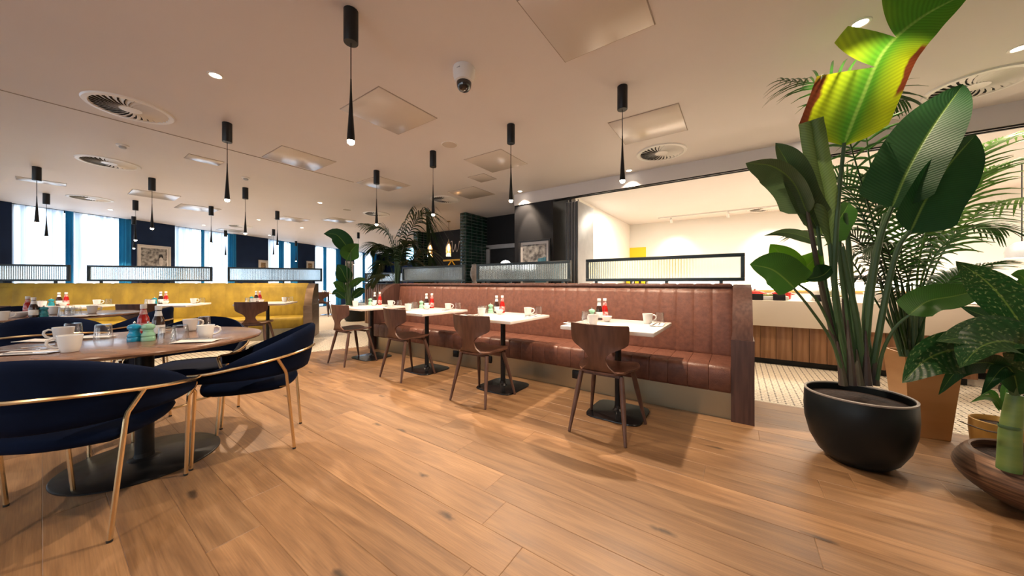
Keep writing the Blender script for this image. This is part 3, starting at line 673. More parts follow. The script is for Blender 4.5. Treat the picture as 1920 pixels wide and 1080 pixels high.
for x, w in ((-3.28, 'left end of the white bulkhead'), (-1.34, 'middle of the white bulkhead'), (.62, 'bulkhead behind the tall plants')):
    o = inst('down', make_down, (x, 4.98, CEIL), 0, 'recessed downlight washing the ' + w, 'recessed downlights')
    lamp('downlight_beam', 'SPOT', (0, 0, -.02), K_SPOT * 1.2, WARM, .03, 85, .3).parent = o
for x, y, w in ((-.6, .6, 'overhead, just above the photo'), (1.6, 1.4, 'overhead to the right, above the photo'), (-1.6, -1.2, 'behind the viewpoint'), (1.2, -1.2, 'behind and right of the viewpoint'), (-5.2, -1.6, 'behind and left of the viewpoint'), (3.4, 3.2, 'far right, out of the photo')):  # extra downlights out of view, added to lift the room light
    o = inst('down', make_down, (x, y, CEIL), 0, 'added recessed downlight ' + w, 'recessed downlights')
    lamp('downlight_beam', 'SPOT', (0, 0, -.02), K_SPOT * (.40 if x > 1.5 else .95), WARM, .03, 110, .6).parent = o
v = at_z(993, 436, 2.3)
# column wash
lamp('column_wash', 'SPOT', (-3.16, 4.86, 2.75), 70, WARM, .02, 40, .5, rot=(math.radians(18), 0, 0))
# buffet room: added area fill with no fittings, then the track spot beams
for x, y in ((-1.3, 7.4), (1.4, 7.2), (3.9, 7.2)):
    lamp('buffet_fill', 'AREA', (x, y, 2.74), K_BUFFET, (1, .91, .76), sx=1.6, sy=.6)
for x in (-1.4, .6, 2.6): lamp('track_spot_beam', 'SPOT', (x, 9.0, 2.6), K_BUFFET * .35, (1, .91, .76), .03, 80, .6, rot=(math.radians(35), 0, 0))

# ---------------------------------------------------------------- ceiling fittings
def make_vent(R=.30):
    t = thing('ceiling_vent', '', 'air vent')
    MB().lathe([(R * .83, -.004), (R * .86, -.014), (R * .97, -.012), (R, 0)], 40, cap0=False, cap1=False).build('outer_ring', 'white_metal', t)
    MB().lathe([(R * .84, -.002), (.001, -.0025)], 32, cap0=False).build('dark_throat', 'vent_dark', t)
    MB().lathe([(R * .26, -.003), (R * .25, -.013), (.001, -.015)], 24, cap0=False).build('hub', 'white_metal', t)
    me = None
    for k in range(30):
        if me is None:
            rows = []
            for i in range(4):
                f = i / 3; r = R * (.24 + .61 * f); a = .32 * f; w = R * (.030 + .046 * f); row = []
                for sgn in (-1, 1):
                    row.append((r * math.cos(a) - sgn * w * math.sin(a), r * math.sin(a) + sgn * w * math.cos(a), -.006 - .007 * sgn))
                rows.append(row)
            o = MB().shell(rows, .0018).build('blade', 'white_metal', t); me = o.data
        else: o = link('blade', me, t)
        o.rotation_euler = (0, 0, 2 * math.pi * k / 30)
    return t
for p, lab in (((245, 204), 'large round swirl vent at the upper left of the ceiling'), ((205, 305), 'round swirl vent above the far round table'), ((170, 372), 'round swirl vent above the leftmost windows'),
               ((1240, 286), 'round swirl vent beside the white bulkhead'), ((1830, 160), 'large round swirl vent behind the big leaves at right'), ((706, 401), 'small round swirl vent above the palm'),
               ((835, 374), 'round swirl vent in front of the bar'), ((450, 424), 'small round swirl vent near the windows'), ((1432, 392), 'round swirl vent in the bright buffet ceiling')):
    v = at_z(p[0], p[1], CEIL); inst('vent', make_vent, (v.x, v.y, CEIL), 0, lab, 'round swirl vents')
def hatch(label, x, y, sx, sy, cat='ceiling panel', group='flush access hatches'):
    t = thing('ceiling_hatch', label, cat, (x, y, CEIL), 0, group)
    MB().box((0, 0, -.0015), (sx, sy, .003)).build('reveal', 'hatch_edge', t)
    MB().rbox((0, 0, -.004), (sx - .014, sy - .014, .006), .002).build('panel', 'hatch_paint', t)
H = [('square flush hatch at the top of the ceiling, nearest the viewpoint', -.76, 1.93, .64, .66), ('square flush hatch right of the large front pendant', -2.83, 1.96, .64, .66), ('square flush hatch left of the large front pendant', -4.88, 1.99, .64, .66),
     ('square flush hatch above the table by the palm', -4.94, 3.30, .62, .63), ('square flush hatch left of the second marble table pendant', -2.75, 3.58, .63, .63), ('smallest square hatch, between two larger ones', -3.36, 4.01, .33, .33),
     ('square flush hatch nearest the tiled pier', -4.09, 4.57, .63, .62), ('square flush hatch beside the vent by the bulkhead', -.79, 3.70, .67, .66), ('small bright hatch left of the pendant behind the near table', -5.97, 1.26, .26, .36),
     ('shiny hatch above the leftmost pendant', -9.45, .0, .30, .48), ('shiny hatch in front of the second window', -9.98, 2.0, .66, .66)]
for a in H: hatch(*a)
for p, lab in (((548, 411), 'shiny hatch in the ceiling before the small print'), ((635, 413), 'shiny hatch in the ceiling left of the palm'), ((432, 432), 'far hatch close to the second window'), ((290, 366), 'grey hatch above the large portrait')):
    v = at_z(p[0], p[1], CEIL); hatch(lab, v.x, v.y, .62, .62)
# camera dome, detectors, speakers
v = at_z(870, 128, CEIL)
t = thing('security_camera', 'white dome security camera with smoked bubble on the ceiling', 'security camera', (v.x, v.y, CEIL))
MB().lathe([(0.0825, 0.0000), (0.0850, -0.0125), (0.0825, -0.0688), (0.0700, -0.1063), (0.0562, -0.1150)], 28).build('housing', 'white_metal', t)
MB().lathe([(0.0575, -0.1100), (0.0587, -0.1250), (0.0525, -0.1525), (0.0350, -0.1750), (0.0125, -0.1837), (0.0013, -0.1850)], 24).build('bubble', 'smoked_dome', t)
MB().rbox((.018, -.082, -.040), (.03, .004, .006), .001).build('badge', 'grey_satin', t)
for p, lab in (((461, 333), 'small white smoke detector above the pendant at the mustard bench'), ((230, 272), 'flat white sensor between the two left vents')):
    v = at_z(p[0], p[1], CEIL); t = thing('smoke_detector', lab, 'detector', (v.x, v.y, CEIL))
    MB().lathe([(.055, 0), (.055, -.012), (.045, -.018)], 20).build('base', 'white_metal', t)
    MB().lathe([(.030, -.018), (.034, -.03), (.026, -.042), (.004, -.044)], 18).build('sensor_head', 'grey_satin', t)
for p, lab in (((843, 271), 'round grey ceiling speaker left of the security camera'), ((651, 393), 'small round ceiling speaker over the aisle')):
    v = at_z(p[0], p[1], CEIL); t = thing('ceiling_speaker', lab, 'speaker', (v.x, v.y, CEIL))
    MB().lathe([(.088, -.006), (.096, -.006), (.10, 0)], 28, cap0=False, cap1=False).build('rim', 'white_metal', t)
    MB().lathe([(.090, -.005), (.001, -.006)], 28, cap0=False).build('grille', 'hatch_paint', t)

# ---------------------------------------------------------------- furniture
def make_velvet_chair():
    t = thing('velvet_armchair', '', 'chair')
    # curved back shell: plan angle from the right arm end over the back to the left arm end
    N = 40; rows = []; th = []
    def plan(f):                                # f from -1 to 1 along the shell
        a = abs(f); sg = 1 if f > 0 else -1
        if a < .62: q = a / .62 * math.pi / 2; return (sg * .285 * math.sin(q), .02 - .31 * math.cos(q))
        q = (a - .62) / .38; return (sg * (.285 - .012 * q * q), .02 + .205 * q)
    def zt(f): a = abs(f); return .565 + .24 * (0.5 + .5 * math.cos(math.pi * min(1, a / .97))) ** .95
    def zb(f): a = abs(f); return .505 + .005 * min(1, a) ** 2
    for i in range(N + 1):
        f = -1 + 2 * i / N; x, y = plan(f); a, b = zb(f), zt(f); row = []; tr = []
        e = 1 - abs(f) ** 14
        for j in range(9):
            v = j / 8; ang = math.pi * v; z = a + (b - a) * (.5 - .5 * math.cos(ang)); lean = .055 * (z - .47) / .33 * (1 - abs(f) * .75)
            d = math.hypot(x, y - .02) or 1; nx, ny = x / d, (y - .02) / d
            row.append((x + nx * lean, y + ny * lean, z)); tr.append((.012 + .020 * math.sin(ang) ** .5) * (.35 + .65 * e))
        rows.append(row); th.append(tr)
    MB().shell(rows, th).build('backrest', 'velvet_navy', t, angle=60)
    # seat cushion
    mb = MB(); prof = [(.02, .402), (.22, .398), (.248, .410), (.262, .432), (.256, .452), (.232, .468), (.12, .474), (.01, .475)]
    mb.lathe(prof, 40, sx=.98, sy=1.02)
    for i in range(len(mb.v)):
        x, y, z = mb.v[i]; k = max(abs(x), abs(y)) / (math.hypot(x, y) + 1e-9); f = .55 + .45 * (1 / max(k, .71)) * .92
        mb.v[i] = (x * f, y * f, z)
    mb.build('seat', 'velvet_navy', t, angle=60)
    # brass rail round the back, bent down into the front legs
    rail = []
    for i in range(41):
        f = -1 + 2 * i / 40; x, y = plan(f); a = abs(f); d = math.hypot(x, y - .02) or 1
        z = .565 + .085 * (.5 + .5 * math.cos(math.pi * a)); off = .055 * (z - .47) / .33 * (1 - a * .75) + .012 + .020 * (.35 + .65 * (1 - a ** 14)) + .006
        rail.append((x + x / d * off, y + (y - .02) / d * off, z))
    MB().tube(rail, .0095, 8).build('rail', 'gold', t)
    for sx in (-1, 1):
        e = rail[-1 if sx > 0 else 0]
        MB().tube([e, (e[0] - sx * .004, e[1] + .012, e[2] - .012), (sx * .255, .222, .46), (sx * .252, .226, .42), (sx * .232, .247, .008)], .0095, 8).build('front_leg', 'gold', t)
        k = 12 if sx < 0 else 28; q = rail[k]
        MB().tube([q, (sx * .252, -.212, .530), (sx * .249, -.218, .505), (sx * .22, -.258, .008)], .0095, 8).build('rear_leg', 'gold', t)
        MB().tube([(sx * .242, -.229, .43), (sx * .15, -.10, .408)], .006, 6).build('seat_bar', 'gold', t)
        MB().tube([(sx * .252, .226, .41), (sx * .15, .12, .408)], .006, 6).build('seat_bar', 'gold', t)
        for x, y in ((sx * .232, .247), (sx * .22, -.258)): MB().lathe([(.010, 0), (.0105, .010)], 10, c=(x, y, 0)).build('foot_cap', 'rubber', t)
    return t
def make_ply_chair():
    t = thing('plywood_chair', '', 'chair')
    # seat
    rows = []
    for i in range(13):
        f = i / 12; y = -.20 + .42 * f
        w = .125 + .095 * math.sin(min(1, f / .55) * math.pi / 2) if f < .55 else .22 * (1 - .55 * ((f - .55) / .45) ** 3)
        z = .452 + .012 * math.sin(f * math.pi * .5) - .02 * max(0, (f - .85) / .15) ** 2
        rows.append([(u * w, y, z + .014 * abs(u) ** 2.5 * (1 if f > .2 else .3) - .008 * math.sin(f * math.pi)) for u in (-1, -.75, -.5, -.25, 0, .25, .5, .75, 1)])
    MB().shell(rows, -.013).build('seat', 'walnut', t, angle=60)
    # back: narrow waist flaring to a broad curved head rest, bent forward into the seat
    prof = [(-.10, .452, .145), (-.15, .450, .142), (-.185, .458, .134), (-.204, .478, .112), (-.212, .505, .084), (-.217, .535, .066), (-.221, .565, .062), (-.224, .585, .071), (-.227, .61, .098), (-.229, .632, .138), (-.231, .652, .184), (-.233, .670, .206), (-.237, .70, .214), (-.243, .76, .217), (-.247, .797, .216), (-.2475, .803, .212)]
    rows = [[(u * w, y + .060 * (abs(u) ** 2) * (w / .215) ** 2 * min(1, max(0, (z - .55) / .1)), z) for u in (-1, -.8, -.6, -.4, -.2, 0, .2, .4, .6, .8, 1)] for y, z, w in prof]
    MB().shell(rows, .013).build('backrest', 'walnut', t, angle=60)
    for sx in (-1, 1):
        for (tx, ty, bx, by) in ((.15, -.14, .205, -.235), (.15, .12, .222, .225)):
            d = Vector((sx * (bx - tx), by - ty, -.435)); P = [(sx * tx, ty, .438), tuple(Vector((sx * tx, ty, .438)) + d * .35), (sx * bx, by, .003)]
            MB().tube(P, [.017, .019, .0105], 10).build('leg', 'walnut_leg', t)
    for y in (-.12, .10): MB().box((0, y, .432), (.30, .03, .02)).build('seat_rail', 'walnut_leg', t)
    return t
def make_two_top():
    t = thing('marble_table', '', 'table')
    MB().rbox((0, 0, .735), (.715, .745, .030), .006).build('table_top', 'marble', t)
    MB().rbox((0, 0, .714), (.34, .34, .010), .002).build('top_plate', 'black_metal', t)
    MB().tube([(0, 0, .02), (0, 0, .71)], .026, 16).build('column', 'black_metal', t)
    MB().lathe([(.05, .020), (.045, .026), (.030, .040), (.027, .06)], 18).build('collar', 'black_gloss', t)
    pts = []
    mb = MB()
    prof = [(1.0, 0), (1.0, .008), (.985, .013), (.60, .019), (.12, .024)]
    seg = 40; V = []
    for s_, z in prof:
        for k in range(seg):
            a = 2 * math.pi * k / seg; c_, q = math.cos(a), math.sin(a); r = (abs(c_) ** 6 + abs(q) ** 6) ** (-1 / 6) * .225
            V.append((c_ * r * s_, q * r * s_, z))
    Fc = [(i * seg + k, i * seg + (k + 1) % seg, (i + 1) * seg + (k + 1) % seg, (i + 1) * seg + k) for i in range(4) for k in range(seg)] + [tuple(reversed(range(seg))), tuple(range(4 * seg, 5 * seg))]
    mb.add(V, Fc); mb.build('base_plate', 'black_gloss', t)
    return t
def make_round_table():
    t = thing('round_table', '', 'table')
    MB().lathe([(.44, .718), (.555, .722), (.578, .731), (.580, .740), (.576, .747), (.565, .750)], 72).build('table_top', 'table_wood', t, angle=25)
    MB().lathe([(.17, .706), (.17, .717)], 20).build('top_plate', 'black_metal', t)
    MB().tube([(0, 0, .012), (0, 0, .707)], .042, 20).build('column', 'black_metal', t)
    MB().lathe([(.075, .012), (.07, .018), (.046, .026), (.043, .05)], 20).build('collar', 'black_metal', t)
    MB().lathe([(.352, 0), (.352, .007), (.345, .012), (.05, .014)], 64).build('base_plate', 'black_metal', t)
    return t

# ---------------------------------------------------------------- tableware
def make_mug():
    t = thing('coffee_cup', '', 'cup')
    MB().lathe([(.024, .0), (.028, .001), (.030, .004), (.036, .030), (.0425, .082), (.0425, .085), (.0400, .085), (.0395, .080), (.033, .028), (.027, .008), (.002, .007)], 28, cap1=False).build('body', 'china', t)
    MB().tube([(.037, 0, .070), (.052, 0, .074), (.066, 0, .066), (.069, 0, .050), (.060, 0, .034), (.046, 0, .026), (.034, 0, .026)], [.005, .0055, .006, .006, .006, .0055, .005], 8).build('handle', 'china', t)
    return t
def make_tumbler():                              # stands upside down
    t = MB().lathe([(.041, .0), (.0413, .001), (.0345, .088), (.032, .092), (.002, .092), (.002, .089), (.031, .0885), (.0333, .086), (.0400, .001), (.041, 0)], 28, cap0=False, cap1=False).build('tumbler', 'glass')
    t['category'] = 'glass'; return t
def bottle(fill, lab):
    def mk():
        t = thing('sauce_bottle', '', 'bottle')
        MB().lathe([(.026, 0), (.029, .003), (.030, .085), (.027, .110), (.016, .140), (.0135, .165), (.0135, .172)], 20).build('body', fill, t)
        MB().lathe([(.0155, .172), (.0165, .174), (.0165, .198), (.0145, .201)], 18).build('cap', 'white_metal', t)
        MB().lathe([(.0306, .022), (.0310, .023), (.0310, .075), (.0306, .076)], 20, cap0=False, cap1=False).build('front_label', lab, t)
        MB().lathe([(.0190, .134), (.0150, .160), (.0146, .166)], 16, cap0=False, cap1=False).build('neck_label', lab, t)
        return t
    return mk
def mill(mat):
    def mk():
        t = thing('pepper_mill', '', 'pepper mill')
        MB().lathe([(.030, 0), (.031, .003), (.031, .022), (.028, .026), (.031, .031), (.031, .036), (.026, .046), (.022, .056), (.024, .064), (.021, .067)], 24).build('body', mat, t)
        MB().lathe([(.022, .068), (.029, .076), (.0305, .086), (.026, .096), (.014, .102), (.004, .104)], 24).build('head', mat, t)
        MB().lathe([(.0035, .103), (.0055, .108), (.0058, .113), (.003, .118)], 12).build('knob', 'steel', t)
        return t
    return mk
def make_bowl():
    t = MB().lathe([(.020, 0), (.024, .002), (.026, .006), (.041, .030), (.046, .047), (.046, .049), (.0435, .049), (.038, .030), (.022, .010), (.002, .008)], 26, cap1=False).build('sugar_bowl', 'china')
    t['category'] = 'bowl'; return t
def make_big_bowl():
    t = MB().lathe([(.035, 0), (.045, .002), (.048, .006), (.082, .030), (.090, .050), (.090, .053), (.086, .053), (.078, .032), (.04, .010), (.002, .008)], 30, cap1=False).build('serving_bowl', 'china')
    t['category'] = 'bowl'; return t
def make_napkin():
    rows = [[(x, y, .004 + .0015 * math.sin(x * 40 + y * 22)) for x in (-.05, -.025, 0, .025, .05)] for y in (-.10, -.05, 0, .05, .10)]
    t = MB().shell(rows, -.003).build('napkin', 'linen'); t['category'] = 'napkin'; return t
def make_knife():
    t = thing('table_knife', '', 'knife')
    MB().shell([[(-.004, y, .002 + .002), (.006, y, .004)] for y in (.0, .04, .09)] + [[(-.003, .105, .004), (.001, .105, .004)]], -.0015).build('blade', 'steel', t)
    MB().tube([(0, -.095, .005), (0, -.05, .0052), (0, 0, .0045)], [.0055, .005, .0035], 8).build('handle', 'steel', t)
    return t
def make_fork():
    t = thing('table_fork', '', 'fork')
    MB().tube([(0, -.095, .004), (0, -.04, .006), (0, .03, .008), (0, .05, .006)], [.0055, .004, .003, .004], 8).build('handle', 'steel', t)
    MB().shell([[(-.010, .045, .006), (0, .045, .005), (.010, .045, .006)], [(-.012, .062, .004), (0, .062, .003), (.012, .062, .004)]], -.0016).build('head', 'steel', t)
    for x in (-.0105, -.0035, .0035, .0105): MB().tube([(x, .060, .003), (x, .08, .004), (x, .103, .009)], [.0020, .0018, .0010], 6).build('tine', 'steel', t)
    return t
def make_spoon():
    t = thing('tea_spoon', '', 'spoon')
    MB().tube([(0, -.075, .004), (0, -.02, .006), (0, .03, .006)], [.0045, .0028, .0028], 8).build('handle', 'steel', t)
    MB().shell([[(u * w, y, .004 + abs(u) * .004) for u in (-1, -.5, 0, .5, 1)] for y, w in ((.026, .004), (.036, .011), (.05, .014), (.062, .011), (.069, .003))], -.0012).build('bowl', 'steel', t)
    return t
MK = {'mug': (make_mug, 'white coffee cup'), 'glass': (make_tumbler, 'upturned tumbler'), 'ketchup': (bottle('ketchup', 'red_label'), 'red ketchup bottle'),
      'brown': (bottle('brown_sauce', 'paper_label'), 'brown sauce bottle'), 'blue': (mill('mill_blue'), 'bright blue pepper mill'), 'green': (mill('mill_green'), 'mint green pepper mill'),
      'teal': (mill('mill_teal'), 'teal pepper mill'), 'bowl': (make_bowl, 'white sugar bowl'), 'bigbowl': (make_big_bowl, 'wide white bowl'), 'napkin': (make_napkin, 'white napkin'),
      'knife': (make_knife, 'steel table knife'), 'fork': (make_fork, 'steel table fork'), 'spoon': (make_spoon, 'steel teaspoon')}
GR = {'mug': 'white coffee cups', 'glass': 'upturned tumblers', 'ketchup': 'ketchup bottles', 'brown': 'brown sauce bottles', 'bowl': 'sugar bowls', 'napkin': 'folded napkins', 'knife': 'table knives', 'fork': 'table forks', 'spoon': 'teaspoons', 'teal': 'teal pepper mills'}
def put(kind, loc, rz, where, z=.7505):
    mk, w = MK[kind]; return inst(kind, mk, (loc[0], loc[1], z), rz, w + ' ' + where, GR.get(kind))
def setting(x, y, rz, tab, n=True):
    """table laid for two, x and y are the table centre, rz its heading"""
    k, q = math.cos(rz), math.sin(rz)
    def P(a, b): return (x + a * k - b * q, y + a * q + b * k)
    z = .7505
    put('mug', P(-.155, -.165), rz + (math.pi * .85 if n else 2.2), 'at the near place on ' + tab)
    put('glass', P(-.265, -.045), 0, 'behind the near cup on ' + tab)
    put('glass', P(-.315, .065), 0, 'left of the sauces on ' + tab)
    put('green' if n else 'teal', P(-.29, .155), 0, 'beside the sauces on ' + tab)
    put('brown', P(-.235, .195), 2.2, 'among the condiments on ' + tab)
    put('ketchup', P(-.205, .265), 1.2, 'among the condiments on ' + tab)
    put('bowl', P(-.135, .115), 0, 'next to the sauces on ' + tab)
    put('mug', P(.20, .175), rz + .5, 'at the bench side of ' + tab)
    put('glass', P(.275, .275), 0, 'behind the far cup on ' + tab)
    put('napkin', P(-.285, -.215), rz + 1.4, 'at the near left corner of ' + tab)
    put('fork', P(-.275, -.195), rz + 1.5, 'on the near napkin of ' + tab, z + .0045)
    put('knife', P(-.28, -.235), rz + 1.4, 'on the near napkin of ' + tab, z + .0045)
    put('napkin', P(.29, .10), rz + .1, 'at the far right edge of ' + tab)
    put('knife', P(.305, .10), rz + .1, 'on the far napkin of ' + tab, z + .0045)
    put('fork', P(.275, .10), rz - .05, 'on the far napkin of ' + tab, z + .0045)

TX = [(-.84, 'the marble table nearest the plants'), (-2.05, 'the second marble table from the plants'), (-3.25, 'the third marble table from the plants'), (-4.46, 'the marble table beside the palm')]
CHX = [(-.82, 2.455, -.02), (-2.02, 2.42, .04), (-3.23, 2.48, -.03), (-4.40, 2.46, .02)]
for i, (x, w) in enumerate(TX):
    inst('two_top', make_two_top, (x, 2.785, 0), 0, ['white marble topped table nearest the plants at the leather bench', 'second white marble topped table from the plants', 'third white marble topped table from the plants', 'white marble topped table beside the palm end of the leather bench'][i], 'marble tables at the leather bench')
    inst('ply', make_ply_chair, (CHX[i][0], CHX[i][1], 0), CHX[i][2], 'walnut plywood chair with broad curved back at ' + w, 'plywood chairs')
    setting(x, 2.785, 0, w)
# tables at the mustard bench
yh = cdir(-.33, .945)
for X, d, w, cx in ((-4.28, 5.72, 'the marble table nearest the bronze bench end', (-4.10, 5.22)), (-5.50, 5.27, 'the middle marble table of the mustard bench', (-5.30, 4.72)), (-6.62, 4.87, 'the leftmost marble table of the mustard bench', (-6.72, 4.30))):
    v = c2w(X, d); inst('two_top', make_two_top, (v.x, v.y, 0), yh, 'white marble topped table, ' + {'n': 'nearest the bronze end of the mustard bench', 'm': 'in the middle of the mustard bench', 'l': 'leftmost of the mustard bench'}[w.split()[3][0] if 'nearest' in w else w[4]], 'marble tables at the mustard bench')
    setting(v.x, v.y, yh, w, False)
    v = c2w(*cx); inst('ply', make_ply_chair, (v.x, v.y, 0), yh + .03, 'walnut plywood chair with broad curved back at ' + w, 'plywood chairs')

# round tables with navy chairs
N0 = (-2.285, 2.03)
v = c2w(*N0); inst('round', make_round_table, (v.x, v.y, 0), .4, 'large round brown table in front with black disc base', 'round brown tables')
T2 = (-4.98, 3.62)
v = c2w(*T2); inst('round', make_round_table, (v.x, v.y, 0), .9, 'round brown table farther back in front of the mustard bench', 'round brown tables')
for X, d, fx, fy, lab in ((-2.00, 1.555, -.33, .94, 'navy velvet chair in front at left, its curved back towards us'), (-1.775, 2.235, -.87, -.47, 'navy velvet chair at the right of the near round table, side on'),
                          (-2.50, 2.56, .46, -.89, 'navy velvet chair behind the near round table, mostly hidden'), (-2.80, 1.74, .94, .34, 'navy velvet chair at the left edge of the near round table'),
                          (-4.30, 3.06, -.72, .69, 'navy velvet chair with its back to us at the far round table'), (-4.52, 3.86, -.86, -.5, 'navy velvet chair at the right of the far round table'),
                          (-5.95, 4.02, .93, -.36, 'navy velvet chair behind the left end of the far round table')):
    v = c2w(X, d); inst('velvet', make_velvet_chair, (v.x, v.y, 0), cdir(fx, fy), lab, 'navy velvet chairs')
def on(kind, px, py, rz, where, z=.7505): put(kind, at_z(px, py, .75), rz, where, z)
nt_ = 'the near round table'
on('mug', 131, 660, YAW + 4.05, 'in front on ' + nt_); on('mug', 119, 640, YAW + 4.05, 'behind the front cup on ' + nt_); on('glass', 137, 633, 0, 'between the two front cups on ' + nt_)
on('glass', 194, 636, 0, 'alone in the middle of ' + nt_); on('blue', 252, 640, 0, 'on ' + nt_); on('green', 278, 639, 0, 'on ' + nt_)
on('ketchup', 269, 626, YAW - 1.2, 'behind the mills on ' + nt_); on('brown', 297, 631, YAW - 1.4, 'right of the mills on ' + nt_)
on('glass', 313, 643, 0, 'right of the brown sauce on ' + nt_); on('glass', 338, 637, 0, 'left of the right hand cup on ' + nt_)
on('mug', 386, 635, YAW + .6, 'at the right of ' + nt_); on('mug', 357, 620, YAW + .9, 'at the far side of ' + nt_); on('glass', 383, 616, 0, 'beside the far cup on ' + nt_)
on('napkin', 55, 663, YAW - 1.25, 'at the left front of ' + nt_); on('fork', 45, 660, YAW - 1.15, 'on the left napkin of ' + nt_, .755); on('knife', 60, 665, YAW - 1.25, 'on the left napkin of ' + nt_, .755); on('spoon', 85, 653, YAW - .9, 'on the left napkin of ' + nt_, .755)
on('napkin', 368, 641, YAW - 1.3, 'at the right front of ' + nt_); on('knife', 395, 638, YAW - 1.35, 'on the right napkin of ' + nt_, .755); on('fork', 372, 638, YAW - 1.25, 'on the right napkin of ' + nt_, .755)
on('napkin', 170, 634, YAW - 1.1, 'behind the lone tumbler on ' + nt_); on('napkin', 78, 640, YAW - 1.5, 'at the left back of ' + nt_); on('spoon', 300, 622, YAW - .8, 'at the far side of ' + nt_)
ft = 'the far round table'
on('mug', 4, 601, YAW + 1, 'at the left edge of ' + ft); on('bigbowl', 33, 595, 0, 'on ' + ft); on('ketchup', 52, 590, YAW, 'on ' + ft); on('brown', 63, 595, YAW - 1, 'on ' + ft)
on('teal', 82, 594, 0, 'on ' + ft); on('mug', 101, 589, YAW + 2, 'in the middle of ' + ft); on('glass', 120, 591, 0, 'left of the pair on ' + ft); on('glass', 131, 588, 0, 'right of the pair on ' + ft)
on('glass', 143, 590, 0, 'beside the right hand cup on ' + ft); on('mug', 173, 587, YAW + .8, 'at the right of ' + ft); on('napkin', 165, 592, YAW - 1.3, 'at the right front of ' + ft); on('napkin', 140, 594, YAW - 1, 'in the middle of ' + ft)

# ---------------------------------------------------------------- plants
def spline(P, n):
    P = [Vector(p) for p in P]
    if len(P) == 2: return [P[0].lerp(P[1], i / n) for i in range(n + 1)]
    Q = [P[0] * 2 - P[1]] + P + [P[-1] * 2 - P[-2]]; out = []; m = len(P) - 1
    for i in range(n + 1):
        t = i / n * m; k = min(int(t), m - 1); f = t - k; a, b, c, d = Q[k:k + 4]
        out.append(.5 * ((2 * b) + (c - a) * f + (2 * a - 5 * b + 4 * c - d) * f * f + (3 * b - a - 3 * c + d) * f ** 3))
    return out
EYEV = Vector((0, 0, EYE))
def paddle(t): return max(0.0, min(1, t / .10)) ** .55 * (1 - max(0, (t - .45) / .55) ** 2.2) ** .8
def ovate(t): return (math.sin(math.pi * min(1, t) ** .72)) ** .85 if 0 < t < 1 else 0.0
def lance(t): return (math.sin(math.pi * min(1, t) ** .8)) ** 1.1 if 0 < t < 1 else 0.0
def leaf(parent, mat, mid, wl, wr, roll=0.0, fold=.25, shape=paddle, ns=18, nu=5, tears_l=(), tears_r=(), gap=.05, wave=.02, curl=0.0, label=None):
    """blade along the midrib mid; wl, wr half widths; roll turns it about the midrib away from facing the viewpoint"""
    mb = MB(); mb.uv = []
    fine = spline(mid, 60)
    def at(t):
        t = max(0, min(1, t)) * 60; k = min(int(t), 59); return fine[k].lerp(fine[k + 1], t - k)
    def frame(t):
        p = at(t); tg = (at(t + .02) - at(t - .02)).normalized(); nn = (EYEV - p).normalized(); nn = (nn - tg * nn.dot(tg)).normalized()
        nn = Matrix.Rotation(math.radians(roll), 3, tg) @ nn; return p, tg, nn, tg.cross(nn)
    for sg, wd_, tears in ((1, wl, tears_l), (-1, wr, tears_r)):
        cuts = [0.0] + list(tears) + [1.0]
        for a, b in zip(cuts[:-1], cuts[1:]):
            n = max(3, int(ns * (b - a)) + 1); rows = []; uvs = []
            for i in range(n + 1):
                row = []
                for j in range(nu + 1):
                    u = j / nu; ta = a + (gap * u if a > 0 else 0); tb = b - (gap * .35 * u if b < 1 else 0); t = ta + (tb - ta) * i / n
                    p, tg, nn, sd = frame(t); w = wd_ * shape(min(.999, max(.001, t)))
                    x = u * w; ang = fold + curl * u
                    q = p + sd * (-sg) * x * math.cos(ang) + nn * x * math.sin(ang) + nn * wave * wd_ * u * math.sin(t * 19 + sg) 
                    row.append(tuple(q)); uvs.append((sg * u, t))
                rows.append(row)
            mb.grid(rows, flip=sg < 0); mb.uv += uvs
    # midrib
    o = mb.build('leaf', mat, parent, angle=180)
    if label: o['label'] = label
    return o
def world_child(o, root):                        # shapes are built in room coordinates; move them under the plant's own origin
    o.location = -root.location; return o
def stem(parent, pts, r0, r1, mat='stem_green', n=12, name='stem'):
    P = spline(pts, n); return MB().tube(P, [r0 + (r1 - r0) * i / n for i in range(n + 1)], 8).build(name, mat, parent)
def frond(parent, mat, pts, ll, n=26, droop=.45, w=.012, start=.28, seed=0, up=Vector((0, 0, 1)), spread=1.0):
    """palm frond: one rachis with two rows of narrow leaflets"""
    rn = random.Random(seed); mb = MB(); R = spline(pts, 40)
    mb.tube(R[::2], [.0075 * (1 - .8 * i / 20) for i in range(21)], 5)
    for k in range(n):
        t = start + (1 - start) * (k + .5) / n; i = min(39, int(t * 40)); p = R[i].lerp(R[i + 1], t * 40 - i); tg = (R[i + 1] - R[i]).normalized()
        side = tg.cross(up); side = side.normalized() if side.length > .05 else Vector((1, 0, 0)); nrm = side.cross(tg)
        f = (t - start) / (1 - start); l = ll * (math.sin(math.pi * (.16 + .80 * f)) ** .7) * rn.uniform(.88, 1.08)
        for sg in (-1, 1):
            d = (side * sg * spread * (1 - .45 * f) + tg * (.55 + .75 * f) + nrm * .18).normalized(); ww = w * (1.1 - .5 * f); rows = []
            dr = droop * rn.uniform(.7, 1.3)
            for m in range(6):
                s_ = m / 5; q = p + d * l * s_ - Vector((0, 0, 1)) * dr * l * s_ * s_; wv = ww * (math.sin(math.pi * (.12 + .86 * s_)) ** .6); c_ = nrm.cross(d)
                c_ = c_.normalized() if c_.length > .01 else tg
                rows.append([tuple(q - c_ * wv + nrm * wv * .5), tuple(q), tuple(q + c_ * wv + nrm * wv * .5)])
            mb.grid(rows)
    return mb.build('frond', mat, parent, angle=180)
